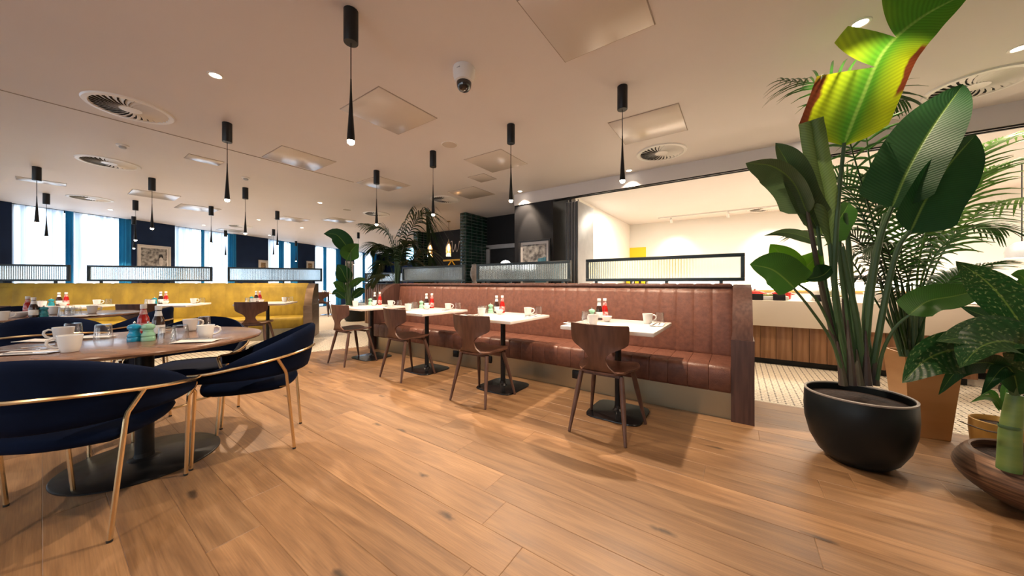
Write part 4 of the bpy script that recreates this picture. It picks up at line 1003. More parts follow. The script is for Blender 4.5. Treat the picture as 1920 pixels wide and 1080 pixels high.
def pot_plant(name, label, loc, cat='potted plant', rz=0.0): return thing(name, label, cat, loc, rz)

# -- big plant with paddle leaves in the black bowl planter
PL = c2w(2.13, 2.015)
pl = thing('bowl_planter', 'big matte black bowl planter holding the tall paddle leaf plant', 'planter', PL)
MB().lathe([(.10, 0), (.135, .005), (.180, .05), (.220, .13), (.243, .23), (.248, .31), (.244, .415), (.240, .420), (.234, .415), (.236, .34)], 48, cap1=False).build('bowl', 'planter_black', pl)
MB().lathe([(.2445, .412), (.2455, .420), (.240, .424), (.233, .420), (.233, .412)], 48, cap0=False, cap1=False).build('rim', 'planter_rim', pl)
MB().lathe([(.236, .372), (.15, .384), (.001, .39)], 32, cap0=False).build('soil', 'soil', pl)
bp = thing('banana_leaf_plant', 'tall plant with big paddle leaves, one of them scorched yellow and brown', 'plant', (0, 0, 0))
def Q(x, y, d): return at_d(x, y, d)
def ST(pts, r0, r1, mat='stem_green', **k): return stem(bp, [Q(*p) for p in pts], r0, r1, mat, **k)
def LF(mat, pts, wl, wr, **k): return leaf(bp, mat, [Q(*p) for p in pts], wl, wr, **k)
# scorched leaf
ST([(1598, 718, 2.05), (1566, 560, 2.02), (1570, 400, 1.98), (1583, 268, 1.95)], .018, .009)
LF('leaf_scorched', [(1583, 272, 1.95), (1615, 190, 1.93), (1657, 98, 1.88), (1725, 35, 1.80), (1822, -18, 1.72)], .25, .155, roll=-6, fold=.10, tears_l=(.42, .60), gap=.09, nu=7, ns=30, label='scorched leaf, yellow green with burnt brown edges and torn side')
# furled pale leaf
ST([(1590, 718, 2.06), (1568, 560, 2.05), (1556, 455, 2.04)], .021, .012)
LF('leaf_pale', [(1560, 470, 2.04), (1545, 370, 2.03), (1530, 300, 2.02), (1518, 228, 2.0)], .070, .070, roll=10, fold=.7, curl=1.9, nu=8, wave=.0, shape=lambda t: min(1, (t / .25)) ** .7 * (1 if t < .9 else .96), label='pale furled leaf')
# two big dark leaves at right
ST([(1618, 716, 2.06), (1632, 560, 2.02), (1650, 450, 1.99), (1672, 388, 1.97)], .019, .011)
LF('leaf_dark', [(1672, 390, 1.97), (1702, 320, 1.95), (1748, 240, 1.93), (1806, 158, 1.92)], .165, .15, roll=-8, fold=.28, nu=6, ns=26)
ST([(1632, 716, 2.04), (1660, 560, 1.98), (1682, 470, 1.93), (1706, 432, 1.90)], .018, .010)
LF('leaf_dark', [(1706, 436, 1.90), (1735, 375, 1.89), (1778, 310, 1.88), (1830, 252, 1.88)], .11, .15, roll=22, fold=.35, nu=6, ns=24)
# left cluster
ST([(1585, 715, 2.08), (1545, 560, 2.06), (1520, 430, 2.05), (1514, 396, 2.04)], .017, .009, 'stem_purple')
LF('leaf_grey', [(1514, 400, 2.04), (1490, 345, 2.02), (1450, 312, 2.0), (1398, 306, 1.98)], .12, .07, roll=-25, fold=.35)
ST([(1592, 712, 2.1), (1552, 560, 2.08), (1532, 420, 2.08)], .016, .010)
LF('leaf_grey', [(1532, 428, 2.08), (1500, 370, 2.06), (1478, 310, 2.04), (1454, 268, 2.03)], .075, .10, roll=20, fold=.55)
LF('leaf_pale', [(1540, 440, 2.09), (1520, 390, 2.08), (1500, 340, 2.08), (1484, 298, 2.08)], .07, .07, roll=10, fold=.6)
LF('leaf_mid', [(1552, 452, 2.1), (1568, 420, 2.12), (1584, 395, 2.15), (1592, 380, 2.18)], .06, .08, roll=30, fold=.3)
# low round leaves at left on thin stalks
ST([(1584, 712, 2.0), (1560, 640, 1.98), (1520, 580, 1.95), (1488, 540, 1.92)], .009, .006)
LF('leaf_mid', [(1490, 541, 1.92), (1468, 520, 1.91), (1444, 504, 1.90), (1406, 496, 1.89)], .085, .115, roll=8, fold=.18, shape=paddle)
LF('leaf_lime', [(1490, 530, 2.04), (1478, 500, 2.04), (1462, 475, 2.04), (1444, 458, 2.04)], .09, .09, roll=-12, fold=.15, shape=ovate)
LF('leaf_lime', [(1480, 528, 2.06), (1500, 510, 2.07), (1522, 490, 2.08), (1538, 468, 2.09)], .08, .08, roll=5, fold=.2, shape=ovate)
ST([(1588, 705, 2.08), (1560, 620, 2.06), (1530, 560, 2.04), (1500, 535, 2.02), (1480, 526, 2.06)], .009, .006)
LF('leaf_dark', [(1560, 500, 2.02), (1545, 515, 2.01), (1522, 522, 2.0), (1504, 518, 2.0)], .03, .075, roll=-5, fold=.2, shape=ovate)
LF('leaf_grey', [(1540, 462, 2.2), (1510, 445, 2.2), (1470, 436, 2.2), (1432, 442, 2.2)], .035, .045, roll=-20, fold=.3, shape=lance)
# low leaf at right
ST([(1645, 712, 1.99), (1655, 660, 1.95), (1678, 615, 1.90), (1708, 588, 1.86)], .010, .007)
LF('leaf_mid', [(1704, 590, 1.86), (1740, 565, 1.84), (1790, 555, 1.82), (1852, 540, 1.80)], .085, .075, roll=-15, fold=.2)
# bare stems crowding the pot
for a in ([(1602, 716, 2.1), (1590, 600, 2.12), (1575, 480, 2.14), (1572, 400, 2.15)], [(1612, 716, 2.1), (1600, 590, 2.1), (1592, 470, 2.1), (1585, 400, 2.12)], [(1622, 718, 2.02), (1606, 600, 2.0), (1590, 520, 2.0), (1580, 462, 2.0)], [(1640, 716, 2.08), (1622, 600, 2.1), (1640, 480, 2.1), (1660, 400, 2.1)]):
    ST(a, .020, .010)
for x, d, h_ in ((1582, 2.0, 640), (1598, 1.98, 600), (1612, 2.0, 655), (1626, 1.99, 620), (1640, 2.02, 648), (1590, 2.08, 560), (1615, 2.08, 585)):
    ST([(x, 722, d), (x - 3 + (x - 1612) * .1, (722 + h_) / 2, d), (x - 6 + (x - 1612) * .2, h_, d + .01)], .024, .004, 'stem_purple', n=8, name='leaf_sheath')
bp.location = PL + Vector((0, 0, .385))
# -- tapered copper planter with the feathery palm
TP = at_z(1726, 812, 0)
tp = thing('tapered_planter', 'tapered copper square planter behind the black bowl planter', 'planter', TP, math.radians(8))
ro = [(.105, 0), (.108, .004), (.152, .585), (.152, .592), (.140, .592), (.138, .55)]
mb = MB(); mb.lathe([(r * 1.3, z) for r, z in ro], 4, cap1=False)
mb.xf(Matrix.Rotation(math.pi / 4, 4, 'Z')); mb.build('planter_body', 'planter_copper', tp, angle=25)
mb = MB(); mb.lathe([(.138 * 1.3, .555), (.001, .565)], 4, cap0=False); mb.xf(Matrix.Rotation(math.pi / 4, 4, 'Z')); mb.build('soil', 'soil', tp)
pm = thing('feathery_palm', 'feathery palm with long arching fronds in the copper planter', 'plant', (0, 0, 0))
dp = 2.30
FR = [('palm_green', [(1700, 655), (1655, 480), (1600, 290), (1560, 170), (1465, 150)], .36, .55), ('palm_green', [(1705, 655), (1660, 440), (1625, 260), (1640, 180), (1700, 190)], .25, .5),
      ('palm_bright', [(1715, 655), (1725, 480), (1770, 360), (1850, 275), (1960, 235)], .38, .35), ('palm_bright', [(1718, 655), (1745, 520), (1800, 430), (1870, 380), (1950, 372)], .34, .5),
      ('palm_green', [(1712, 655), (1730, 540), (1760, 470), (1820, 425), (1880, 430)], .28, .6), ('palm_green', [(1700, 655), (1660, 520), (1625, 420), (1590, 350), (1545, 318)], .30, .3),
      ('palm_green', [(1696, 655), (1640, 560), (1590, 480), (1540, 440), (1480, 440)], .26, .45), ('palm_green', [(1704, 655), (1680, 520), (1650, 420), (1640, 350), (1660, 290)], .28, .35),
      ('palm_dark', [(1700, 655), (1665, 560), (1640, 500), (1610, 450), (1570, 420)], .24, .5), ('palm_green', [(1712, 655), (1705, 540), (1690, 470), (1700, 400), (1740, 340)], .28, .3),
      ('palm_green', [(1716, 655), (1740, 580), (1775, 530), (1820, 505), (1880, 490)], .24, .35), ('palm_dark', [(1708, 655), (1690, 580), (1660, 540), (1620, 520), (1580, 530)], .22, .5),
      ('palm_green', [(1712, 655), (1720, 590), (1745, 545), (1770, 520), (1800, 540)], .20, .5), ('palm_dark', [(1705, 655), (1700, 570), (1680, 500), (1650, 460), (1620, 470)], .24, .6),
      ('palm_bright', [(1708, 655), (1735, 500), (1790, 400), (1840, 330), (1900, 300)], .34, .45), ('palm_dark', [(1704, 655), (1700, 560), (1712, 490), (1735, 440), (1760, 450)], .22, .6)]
for i, (mt, pts, ll, dr) in enumerate(FR):
    d0 = dp + .02 * ((i * 7) % 5 - 2); d1 = dp + (.30 if i % 3 == 0 else -.12 if i % 3 == 1 else .08)
    if i == 0: d1 = 2.15
    if i == 1: d1 = 2.2
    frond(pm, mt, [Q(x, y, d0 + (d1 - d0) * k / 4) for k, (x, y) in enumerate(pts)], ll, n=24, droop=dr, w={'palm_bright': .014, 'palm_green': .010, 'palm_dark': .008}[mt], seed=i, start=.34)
for i in range(10):
    x = 1690 + i * 4; stem(pm, [Q(x, 668, dp + .03 * (i % 3 - 1)), Q(x - 6 + (i - 5) * 3, 600, dp), Q(x - 10 + (i - 5) * 6, 530, dp)], .011, .005, 'stem_green', n=5)
pm.location = TP + Vector((0, 0, .56))
# -- flecked leaf plant in the ribbed bronze bowl
DP = c2w(2.56, 1.56)
db = thing('ribbed_bowl', 'ribbed dark bronze bowl planter at the lower right corner', 'planter', DP)
prof = []
for i in range(29):
    f = i / 28; z = .012 + .235 * f; r = .13 + .145 * math.sin(math.pi * .5 * min(1, f / .62)) ** .8 - (.045 * max(0, (f - .62) / .38) ** 1.5)
    prof.append((r + (.0022 if i % 2 else 0), z))
MB().lathe([(.11, 0)] + prof + [(.222, .252), (.214, .246), (.222, .20)], 56, cap1=False).build('bowl', 'ribbed_bronze', db, angle=60)
MB().lathe([(.230, .205), (.12, .215), (.001, .218)], 32, cap0=False).build('soil', 'soil', db)
dk = thing('flecked_leaf_plant', 'leafy plant with cream flecked leaves on a thick ringed stem, right corner', 'plant', (0, 0, 0))
d0 = 1.52
MB().tube([Q(1892, 882, d0), Q(1893, 850, d0), Q(1894, 810, d0), Q(1900, 770, d0), Q(1904, 740, d0)], [.036, .035, .033, .030, .025], 16).build('trunk', 'stem_thick', dk)
for y in (800, 842): MB().lathe([(.0315, -.008), (.0335, 0), (.0315, .008)], 18, c=tuple(Q(1893, y, d0)), cap0=False, cap1=False).build('ring_scar', 'stem_green', dk)
def DL(mid, wl, wr, mat='leaf_flecked', st=None, **k):
    leaf(dk, mat, [Q(*p) for p in mid], wl, wr, shape=ovate, **k)
    a = Q(*mid[0]); b = Q(*(st or (1902, 745, d0))); c = a.lerp(b, .55) + Vector((0, 0, .06)); stem(dk, [b, c, a], .012, .006, 'stem_green', n=8, name='leaf_stalk')
DL([(1852, 672, 1.45), (1800, 655, 1.40), (1740, 672, 1.36), (1692, 718, 1.33)], .10, .085, roll=-14, fold=.2, label='flecked leaf drooping to the left')
DL([(1880, 690, 1.50), (1850, 680, 1.42), (1800, 690, 1.38), (1760, 740, 1.42)], .045, .05, 'leaf_dark', roll=-30, fold=.3)
DL([(1890, 640, 1.52), (1840, 615, 1.5), (1790, 625, 1.48), (1738, 655, 1.46)], .07, .06, 'leaf_mid', roll=-45, fold=.25)
DL([(1926, 625, 1.55), (1880, 560, 1.5), (1840, 520, 1.46), (1792, 490, 1.44)], .075, .085, 'leaf_flecked', roll=-20, fold=.2, label='dark leaf reaching up to the left')
DL([(1925, 640, 1.4), (1880, 630, 1.36), (1820, 632, 1.33), (1755, 640, 1.3)], .06, .085, 'leaf_flecked', roll=18, fold=.25)
DL([(1930, 660, 1.34), (1890, 640, 1.3), (1840, 650, 1.27), (1800, 690, 1.26)], .08, .09, 'leaf_flecked', roll=25, fold=.2)
DL([(1900, 620, 1.6), (1870, 600, 1.6), (1840, 590, 1.6), (1800, 575, 1.6)], .05, .05, 'leaf_dark', roll=30, fold=.2)
DL([(1918, 650, 1.62), (1905, 620, 1.64), (1895, 600, 1.65), (1880, 586, 1.66)], .075, .07, 'leaf_flecked', roll=8, fold=.15, label='small bright flecked leaf')
DL([(1935, 600, 1.66), (1935, 555, 1.66), (1918, 520, 1.64), (1895, 515, 1.64)], .05, .06, 'leaf_mid', roll=10, fold=.2)
DL([(1910, 740, 1.5), (1900, 700, 1.46), (1880, 690, 1.44), (1840, 740, 1.42)], .05, .05, 'leaf_dark', roll=-10, fold=.3)
DL([(1940, 700, 1.4), (1930, 660, 1.36), (1915, 640, 1.33), (1870, 655, 1.3)], .07, .09, 'leaf_flecked', roll=12, fold=.2)
for a in ([(1960, 700, 1.5), (2010, 640, 1.5), (2060, 620, 1.5), (2120, 660, 1.5)], [(1950, 660, 1.6), (1990, 590, 1.62), (2030, 560, 1.62), (2080, 570, 1.6)], [(1930, 640, 1.65), (1950, 560, 1.7), (1970, 520, 1.7), (2000, 500, 1.7)]): DL(a, .08, .08)
dk.location = DP + Vector((0, 0, .212))
# -- small brass pot behind it
BP = at_z(1880, 862, 0)
bpot = thing('brass_pot', 'small smooth brass plant pot behind the thick ringed stem', 'planter', BP)
MB().lathe([(.085, 0), (.10, .006), (.120, .08), (.128, .17), (.126, .235), (.120, .238), (.116, .232), (.118, .17)], 32, cap1=False).build('pot', 'planter_brass', bpot)
MB().lathe([(.117, .205), (.001, .21)], 20, cap0=False).build('soil', 'soil', bpot)
st_ = thing('small_strappy_plant', 'small strappy plant growing from the brass pot', 'plant', (0, 0, 0))
for a in ([(1878, 770, 1.98), (1868, 750, 1.95), (1845, 745, 1.93), (1818, 755, 1.92)], [(1874, 772, 2.0), (1862, 740, 1.98), (1850, 735, 1.98), (1838, 742, 1.98)], [(1880, 772, 2.0), (1885, 735, 2.0), (1890, 715, 2.0), (1880, 700, 2.0)], [(1884, 772, 2.0), (1900, 740, 2.0), (1915, 720, 2.0), (1930, 715, 2.0)]):
    leaf(st_, 'leaf_mid', [Q(*p) for p in a], .020, .020, fold=.3, shape=lance, ns=10, nu=2)
stem(st_, [Q(1876, 812, 1.86), Q(1850, 808, 1.84), Q(1815, 796, 1.82), Q(1795, 788, 1.81)], .005, .002, 'stem_purple', n=6, name='dry_twig')
stem(st_, [Q(1880, 780, 1.9), Q(1878, 798, 1.87), Q(1876, 812, 1.86)], .004, .004, 'stem_purple', n=4, name='dry_twig')
st_.location = BP + Vector((0, 0, .21))
# -- tall palm behind the leather bench
KP = c2w(-2.46, 7.05)
kp = thing('tall_grey_planter', 'tall grey planter of the palm behind the leather bench', 'planter', KP)
MB().lathe([(.20, 0), (.21, .01), (.28, .80), (.28, .82), (.255, .82), (.25, .74)], 32, cap1=False).build('planter_body', 'planter_grey', kp)
MB().lathe([(.255, .76), (.001, .775)], 20, cap0=False).build('soil', 'soil', kp)
kt = thing('tall_palm', 'tall dark palm with drooping fronds behind the left end of the leather bench', 'plant', (0, 0, 0))
dq = 7.0
for i, (pts, ll, dr) in enumerate([([(744, 545), (740, 480), (728, 440), (712, 428), (682, 420)], .62, .5), ([(746, 545), (748, 460), (762, 410), (785, 380), (800, 395)], .75, .75), ([(748, 545), (756, 470), (776, 420), (795, 400), (806, 430)], .8, .8),
                                   ([(742, 545), (730, 490), (716, 465), (706, 458), (696, 470)], .5, .6), ([(748, 545), (765, 500), (785, 475), (800, 470), (808, 490)], .5, .6), ([(744, 545), (735, 505), (722, 490), (712, 495), (704, 515)], .42, .5),
                                   ([(746, 545), (752, 505), (764, 490), (776, 492), (784, 512)], .42, .5), ([(745, 545), (744, 500), (740, 475), (730, 465), (722, 480)], .45, .6), ([(746, 545), (750, 500), (755, 470), (765, 455), (778, 460)], .5, .6),
                                   ([(743, 545), (732, 520), (718, 515), (706, 520), (696, 535)], .36, .4), ([(748, 545), (760, 520), (772, 518), (782, 524), (790, 540)], .36, .4)]):
    d1 = dq + (.35 if i % 2 else -.25); frond(kt, 'palm_dark', [Q(x, y, dq + (d1 - dq) * k / 4) for k, (x, y) in enumerate(pts)], ll * .85, n=26, droop=dr, w=.018, seed=40 + i, start=.3)
for i in range(5): stem(kt, [Q(742 + i * 1.6, 556, dq), Q(741 + i * 2.2, 500, dq), Q(738 + i * 4, 450, dq)], .016, .008, 'stem_green', n=5)
kt.location = KP + Vector((0, 0, .775))
# -- distant banana plant
SP = at_z(668, 601, 0)
sp = thing('dark_round_planter', 'dark round planter of the distant banana plant', 'planter', SP)
MB().lathe([(.24, 0), (.30, .03), (.36, .22), (.37, .40), (.36, .44), (.34, .44), (.34, .38)], 32, cap1=False).build('planter_body', 'planter_black', sp)
MB().lathe([(.345, .40), (.001, .41)], 20, cap0=False).build('soil', 'soil', sp)
bn = thing('distant_banana_plant', 'distant banana plant with two big upright leaves beside the bronze bench end', 'plant', (0, 0, 0))
ds = 9.2
for pts, w, mt in (([(658, 473, ds), (645, 455, ds), (630, 440, ds), (607, 438, ds)], .25, 'leaf_dark'), ([(650, 488, ds), (655, 476, ds), (662, 466, ds), (673, 457, ds)], .26, 'leaf_mid'), ([(652, 530, ds), (646, 518, ds), (640, 505, ds), (632, 496, ds)], .22, 'leaf_dark'),
                   ([(655, 540, ds), (665, 530, ds), (676, 524, ds), (690, 524, ds)], .10, 'leaf_mid'), ([(650, 548, ds), (640, 538, ds), (632, 532, ds), (624, 530, ds)], .13, 'leaf_mid'), ([(660, 560, ds), (672, 548, ds), (680, 545, ds), (688, 548, ds)], .12, 'leaf_dark'), ([(648, 560, ds), (638, 552, ds), (630, 548, ds), (622, 552, ds)], .12, 'leaf_dark')):
    leaf(bn, mt, [Q(*p) for p in pts], w, w, roll=8, fold=.2, shape=ovate if w < .3 else paddle, ns=12, nu=3)
    a = pts[0]; stem(bn, [Q(656 + (a[0] - 655) * .2, 580, ds + .02), Q(655 + (a[0] - 655) * .6, (580 + a[1]) / 2, ds), Q(*a)], .028, .014, 'stem_green', n=6)
for i in range(6): stem(bn, [Q(650 + i * 2.2, 580, ds + .03), Q(648 + i * 3.2, 550, ds), Q(642 + i * 6, 522, ds)], .022, .008, 'stem_green', n=5)
bn.location = SP + Vector((0, 0, .405))
for r_ in (bp, pm, dk, st_, kt, bn):
    for c_ in r_.children: c_.location = -r_.location

# ---------------------------------------------------------------- pictures
def picture(label, loc, rz, w, h, frame, fw, mount, art):
    """framed print hanging on a wall; local x along the wall, -y into the room"""
    t = thing('framed_picture', label, 'picture', loc, rz)
    mb = MB()
    for z in (fw / 2, h - fw / 2): mb.rbox((0, -.018, z), (w, .034, fw), .003)
    for x in (-w / 2 + fw / 2, w / 2 - fw / 2): mb.rbox((x, -.018, h / 2), (fw, .034, h - 2 * fw), .003)
    mb.build('frame', frame, t)
    MB().box((0, -.010, h / 2), (w - 2 * fw, .006, h - 2 * fw)).build('mount', 'mat_board', t)
    iw, ih = w - 2 * fw - 2 * mount, h - 2 * fw - 2 * mount
    MB().box((0, -.014, h / 2), (iw, .004, ih)).build('print', art[0], t)
    for nm_, poly, mt, k in art[1]:
        MB().prism([(a * iw / 2, h / 2 + b * ih / 2) for a, b in poly], -.0165 - k * .0008, -.015, 'y').build(nm_, mt, t, flat=True)
    return t
def ell(cx, cy, rx, ry, n=20): return [(cx + rx * math.cos(2 * math.pi * i / n), cy + ry * math.sin(2 * math.pi * i / n)) for i in range(n)]
man = ('print_mid', [('printed_figure', [(.12, -1), (.16, -.55), (.30, -.35), (.46, -.28), (.66, -.30), (.82, -.42), (.97, -.62), (.99, -1)], 'print_dark', 1), ('printed_face', ell(.52, .16, .17, .34), 'print_light', 2),
                     ('printed_hair', [(.34, .22), (.33, .42), (.42, .60), (.56, .62), (.68, .50), (.71, .24), (.66, .34), (.52, .44), (.40, .38)], 'print_dark', 3), ('printed_collar', [(.44, -.30), (.52, -.72), (.62, -.30), (.54, -.22)], 'print_light', 2)])
crowd = ('print_mid', [('printed_shade', [(-1, -1), (-1, -.45), (-.6, -.35), (-.15, -.6), (.1, -1)], 'print_dark', 1), ('printed_stripe', [(.05, -1), (.1, -.1), (.35, .25), (.98, .30), (.98, -1)], 'print_blue', 1), ('printed_figure', ell(-.35, -.18, .30, .26), 'print_light', 2), ('printed_flower', ell(.18, .05, .14, .12), 'print_light', 2)])
# on the dark column
a = (973 - 960) / F; x0 = hit(974, (0, 5.11), 0, 0); x1 = hit(1033, (0, 5.11), 0, 0)
picture('black framed black and white photo on the dark column', ((x0 + x1) / 2, 5.11, 1.02), 0, x1 - x0, .86, 'frame_black', .035, .05, crowd)
def on_wall(label, pxa, pxb, z0, h, frame, fw, mount, art):
    a, b = wall_s(pxa), wall_s(pxb); p = WO + Vector((math.cos(WRZ), math.sin(WRZ), 0)) * ((a + b) / 2)
    picture(label, (p.x, p.y, z0), WRZ, b - a, h, frame, fw, mount, art)
on_wall('large framed portrait photo of a dark haired person between two windows', 256, 319, 1.15, .98, 'frame_silver', .05, .03, man)
on_wall('small framed warm print over the mustard bench', 484, 502, 1.30, .64, 'frame_silver', .05, .04, ('print_warm', []))
on_wall('small framed warm print farther along the window wall', 574, 588, 1.30, .74, 'frame_silver', .05, .04, ('print_warm', []))
on_wall('tall framed print beside the distant banana plant', 647, 662, .85, 1.35, 'frame_silver', .06, .05, ('print_mid', []))

# ---------------------------------------------------------------- service door, bar
t = thing('service_hatch', 'grey framed dark opening left of the dark column', 'door frame', (-4.45, 6.52, 0))
mb = MB(); mb.box((-.80, -.02, 1.0), (.10, .05, 2.0)).box((0.08, -.02, 2.0), (1.86, .05, .10)); mb.build('frame', 'grey_frame_paint', t)
MB().box((.10, -.004, .97), (1.70, .008, 1.93)).build('opening_shade', 'frame_black', t)  # black sheet paints the unlit inside of the opening
v = at_d(948, 486, 7.2); t = thing('dome_lamp', 'white dome lamp glowing behind the middle glass screen', 'lamp', (v.x, v.y, 0))
MB().lathe([(.14, 0), (.14, .02), (.012, .03), (.012, 1.40)], 20).build('stand', 'black_metal', t)
MB().lathe([(.13, 1.40), (.128, 1.48), (.10, 1.55), (.05, 1.585), (.002, 1.595)], 24).build('shade', 'shade_glow', t)
v = at_d(890, 500, 6.9); t = thing('urn_ornament', 'pale carved urn ornament in front of the green tiles', 'ornament', (v.x, v.y, 0))
MB().box((0, 0, .53), (.3, .3, 1.06)).build('plinth', 'frame_black', t)
mb = MB(); pr = [(.04, 1.06), (.055, 1.08), (.04, 1.12), (.06, 1.16), (.085, 1.24), (.09, 1.32), (.075, 1.40), (.055, 1.44), (.065, 1.48), (.02, 1.50)]
mb.lathe(pr, 20)
for i, p_ in enumerate(mb.v):
    k = 1 + .10 * math.sin(i * 2.4); mb.v[i] = (p_[0] * k, p_[1] * k, p_[2])
mb.build('urn', 'print_light', t, angle=60)
def make_bar_pendant():
    t = thing('glass_pendant', '', 'pendant lamp')
    MB().lathe([(.05, 0), (.05, -.02), (.02, -.025)], 18).build('ceiling_rose', 'gold', t)
    MB().tube([(0, 0, -.02), (0, 0, -.50)], .004, 6).build('cord', 'black_metal', t)
    MB().lathe([(.015, -.50), (.02, -.54), (.03, -.58), (.075, -.68), (.08, -.72), (.075, -.95), (.073, -.95), (.077, -.72), (.03, -.60)], 20, cap1=False).build('glass_shade', 'bottle_glass', t)
    MB().lathe([(.012, -.62), (.028, -.68), (.032, -.76), (.012, -.82), (.002, -.825)], 14).build('bulb', 'bulb_dim', t)
    return t
for x, y, w in ((-6.46, 6.29, 'over the yellow bar frame'), (-7.10, 6.2, 'left, beside the far tiled pier')):
    o = inst('barp', make_bar_pendant, (x, y, CEIL), 0, 'clear glass pendant with amber bulb ' + w, 'glass bar pendants')
    lamp('bar_glow', 'POINT', (0, 0, -.9), 50, (1, .55, .22), .05).parent = o
BT = (-7.35, 7.28)
t = thing('yellow_bar_frame', 'yellow metal bar frame with crossed braces on the back bar', 'shelf', (BT[0], BT[1], 0))
MB().box((.5, 0, .6), (1.8, .3, 1.2)).build('cabinet', 'frame_black', t)
mb = MB(); mb.box((.5, 0, 1.80), (1.7, .05, .05)).box((.5, 0, 1.45), (1.7, .05, .04)); mb.build('rail', 'yellow_metal', t)
for x in (-.30, .30, .90):
    MB().tube([(x, 0, 1.45), (x + .30, 0, 1.80)], .018, 6).build('brace', 'yellow_metal', t); MB().tube([(x + .60, 0, 1.45), (x + .30, 0, 1.80)], .018, 6).build('brace', 'yellow_metal', t)
for x in (-.3, 1.3): MB().box((x, 0, 1.33), (.04, .04, .26)).build('leg', 'yellow_metal', t)
# script sign behind the pier, only its first letter shows
v = at_d(851, 465, 10.25); t = thing('script_sign', 'white script letter W sign on the dark bar wall', 'sign', (v.x, 7.40, v.z))
W_ = [(-.16, .20), (-.10, .22), (-.09, .05), (-.06, -.12), (0, -.02), (.05, .12), (.07, -.05), (.11, -.12), (.17, 0), (.22, .20), (.30, .12)]
MB().tube(spline([(x, 0, z) for x, z in W_], 40), .010, 6).build('letter_tube', 'mat_board', t)
v = at_d(778, 478, 11.2); t = thing('wall_screen', 'small glowing wall screen behind the palm', 'screen', (v.x, v.y, v.z))
MB().rbox((0, 0, 0), (.9, .05, .55), .008).build('bezel', 'frame_black', t); MB().box((0, -.027, 0), (.84, .004, .49)).build('display', 'screen_glow', t)
MB().box((0, .06, -.0), (.1, .08, .1)).box((0, .10, -.8), (.06, .06, 1.9)).build('stand', 'frame_black', t)

# ---------------------------------------------------------------- folded partition
for i in range(4):
    x = -2.475 + i * .062
    t = thing('folding_partition', 'grey folding wall leaf beside the dark column, ' + ['nearest the column', 'second from the column', 'third from the column', 'farthest from the column'][i], 'partition', (x, 5.62, 0), 0, 'folded wall leaves')
    MB().rbox((0, 0, 1.26), (.042, .72, 2.50), .004).build('panel', 'grey_satin', t)
    MB().box((0, -.366, 1.26), (.014, .012, 2.48)).build('edge_seal', 'frame_black', t)
    MB().tube([(0, -.30, 2.50), (0, -.30, 2.556)], .012, 8).build('hanger', 'steel', t)
# ---------------------------------------------------------------- buffet room
CT = at_z(1418, 672, .0); CYF = 5.55
t = thing('buffet_counter', 'long buffet counter, white above timber boards, behind the plants', 'counter', (0, 0, 0))
cx0, cx1 = -1.9, 2.06
MB().rbox(((cx0 + cx1) / 2, CYF + .40, .69), (cx1 - cx0, .82, .34), .004).build('worktop', 'counter_white', t)
MB().box(((cx0 + cx1) / 2, CYF + .42, .30), (cx1 - cx0 - .02, .72, .44)).build('carcass', 'dark_wood', t)
me = None; n = 24; w = (cx1 - cx0) / n
for i in range(n):
    if me is None: o = MB().rbox((0, CYF + .045, .30), (w - .004, .022, .44), .003).build('timber_board', 'counter_wood', t); me = o.data
    else: o = link('timber_board', me, t)
    o.location = (cx0 + (i + .5) * w, 0, 0)
MB().box(((cx0 + cx1) / 2, CYF + .40, .04), (cx1 - cx0 - .1, .60, .08)).build('kick', 'black_metal', t)
t = thing('side_counter', 'white side counter at the far right behind the flecked plant', 'counter', (0, 0, 0))
MB().rbox((3.1, CYF + .85, .69), (2.0, .8, .34), .004).build('worktop', 'counter_white', t)
MB().box((3.1, CYF + .87, .30), (1.96, .7, .44)).build('carcass', 'counter_wood', t)
MB().box((3.1, CYF + .87, .04), (1.8, .6, .08)).build('kick', 'black_metal', t)
def cont(px, py, d): v = at_d(px, py, d); return (v.x, v.y, .8605)
def make_casserole():
    t = thing('casserole', '', 'pot')
    MB().lathe([(.085, 0), (.105, .008), (.112, .075), (.113, .085)], 28).build('pot', 'red_enamel', t)
    MB().lathe([(.116, .085), (.112, .097), (.06, .118), (.012, .124)], 28).build('lid', 'red_enamel', t)
    MB().lathe([(.010, .122), (.008, .130), (.018, .140), (.014, .148), (.002, .150)], 14).build('knob', 'steel', t)
    for s in (-1, 1): MB().tube([(s * .108, -.035, .07), (s * .14, -.02, .072), (s * .14, .02, .072), (s * .108, .035, .07)], .008, 8).build('handle', 'red_enamel', t)
    return t
for x, y, w in ((-.42, 6.12, 'leftmost of the red row'), (-.11, 6.10, 'left middle of the red row'), (.20, 6.12, 'right middle of the red row'), (.51, 6.10, 'rightmost of the red row')):
    inst('cass', make_casserole, (x, y, .8605), .3, 'red enamel casserole on the buffet counter, ' + w, 'red casseroles')
def make_sign():
    t = thing('food_sign', '', 'sign'); mb = MB(); mb.rbox((0, 0, .045), (.13, .012, .085), .002); mb.xf(Matrix.Rotation(math.radians(-12), 4, 'X')); mb.build('board', 'frame_black', t)
    MB().box((0, .02, .006), (.11, .05, .010)).build('foot', 'frame_black', t); return t
for i, (px, w) in enumerate(((1420, 'leftmost, beside the bench end'), (1461, 'in front of the red casseroles'), (1541, 'behind the plant stems'))):
    x = hit(px, (0, 5.60), 0, 0); inst('fsign', make_sign, (x, 5.60, .8605), 0, 'small black food sign on the buffet counter, ' + w, 'black food signs')
def make_dish():
    t = thing('food_tray', '', 'tray')
    MB().rbox((0, 0, .03), (.34, .24, .055), .012, True).build('tray', 'china', t); MB().rbox((0, 0, .062), (.29, .19, .03), .014, True).build('food', 'food_green', t); return t
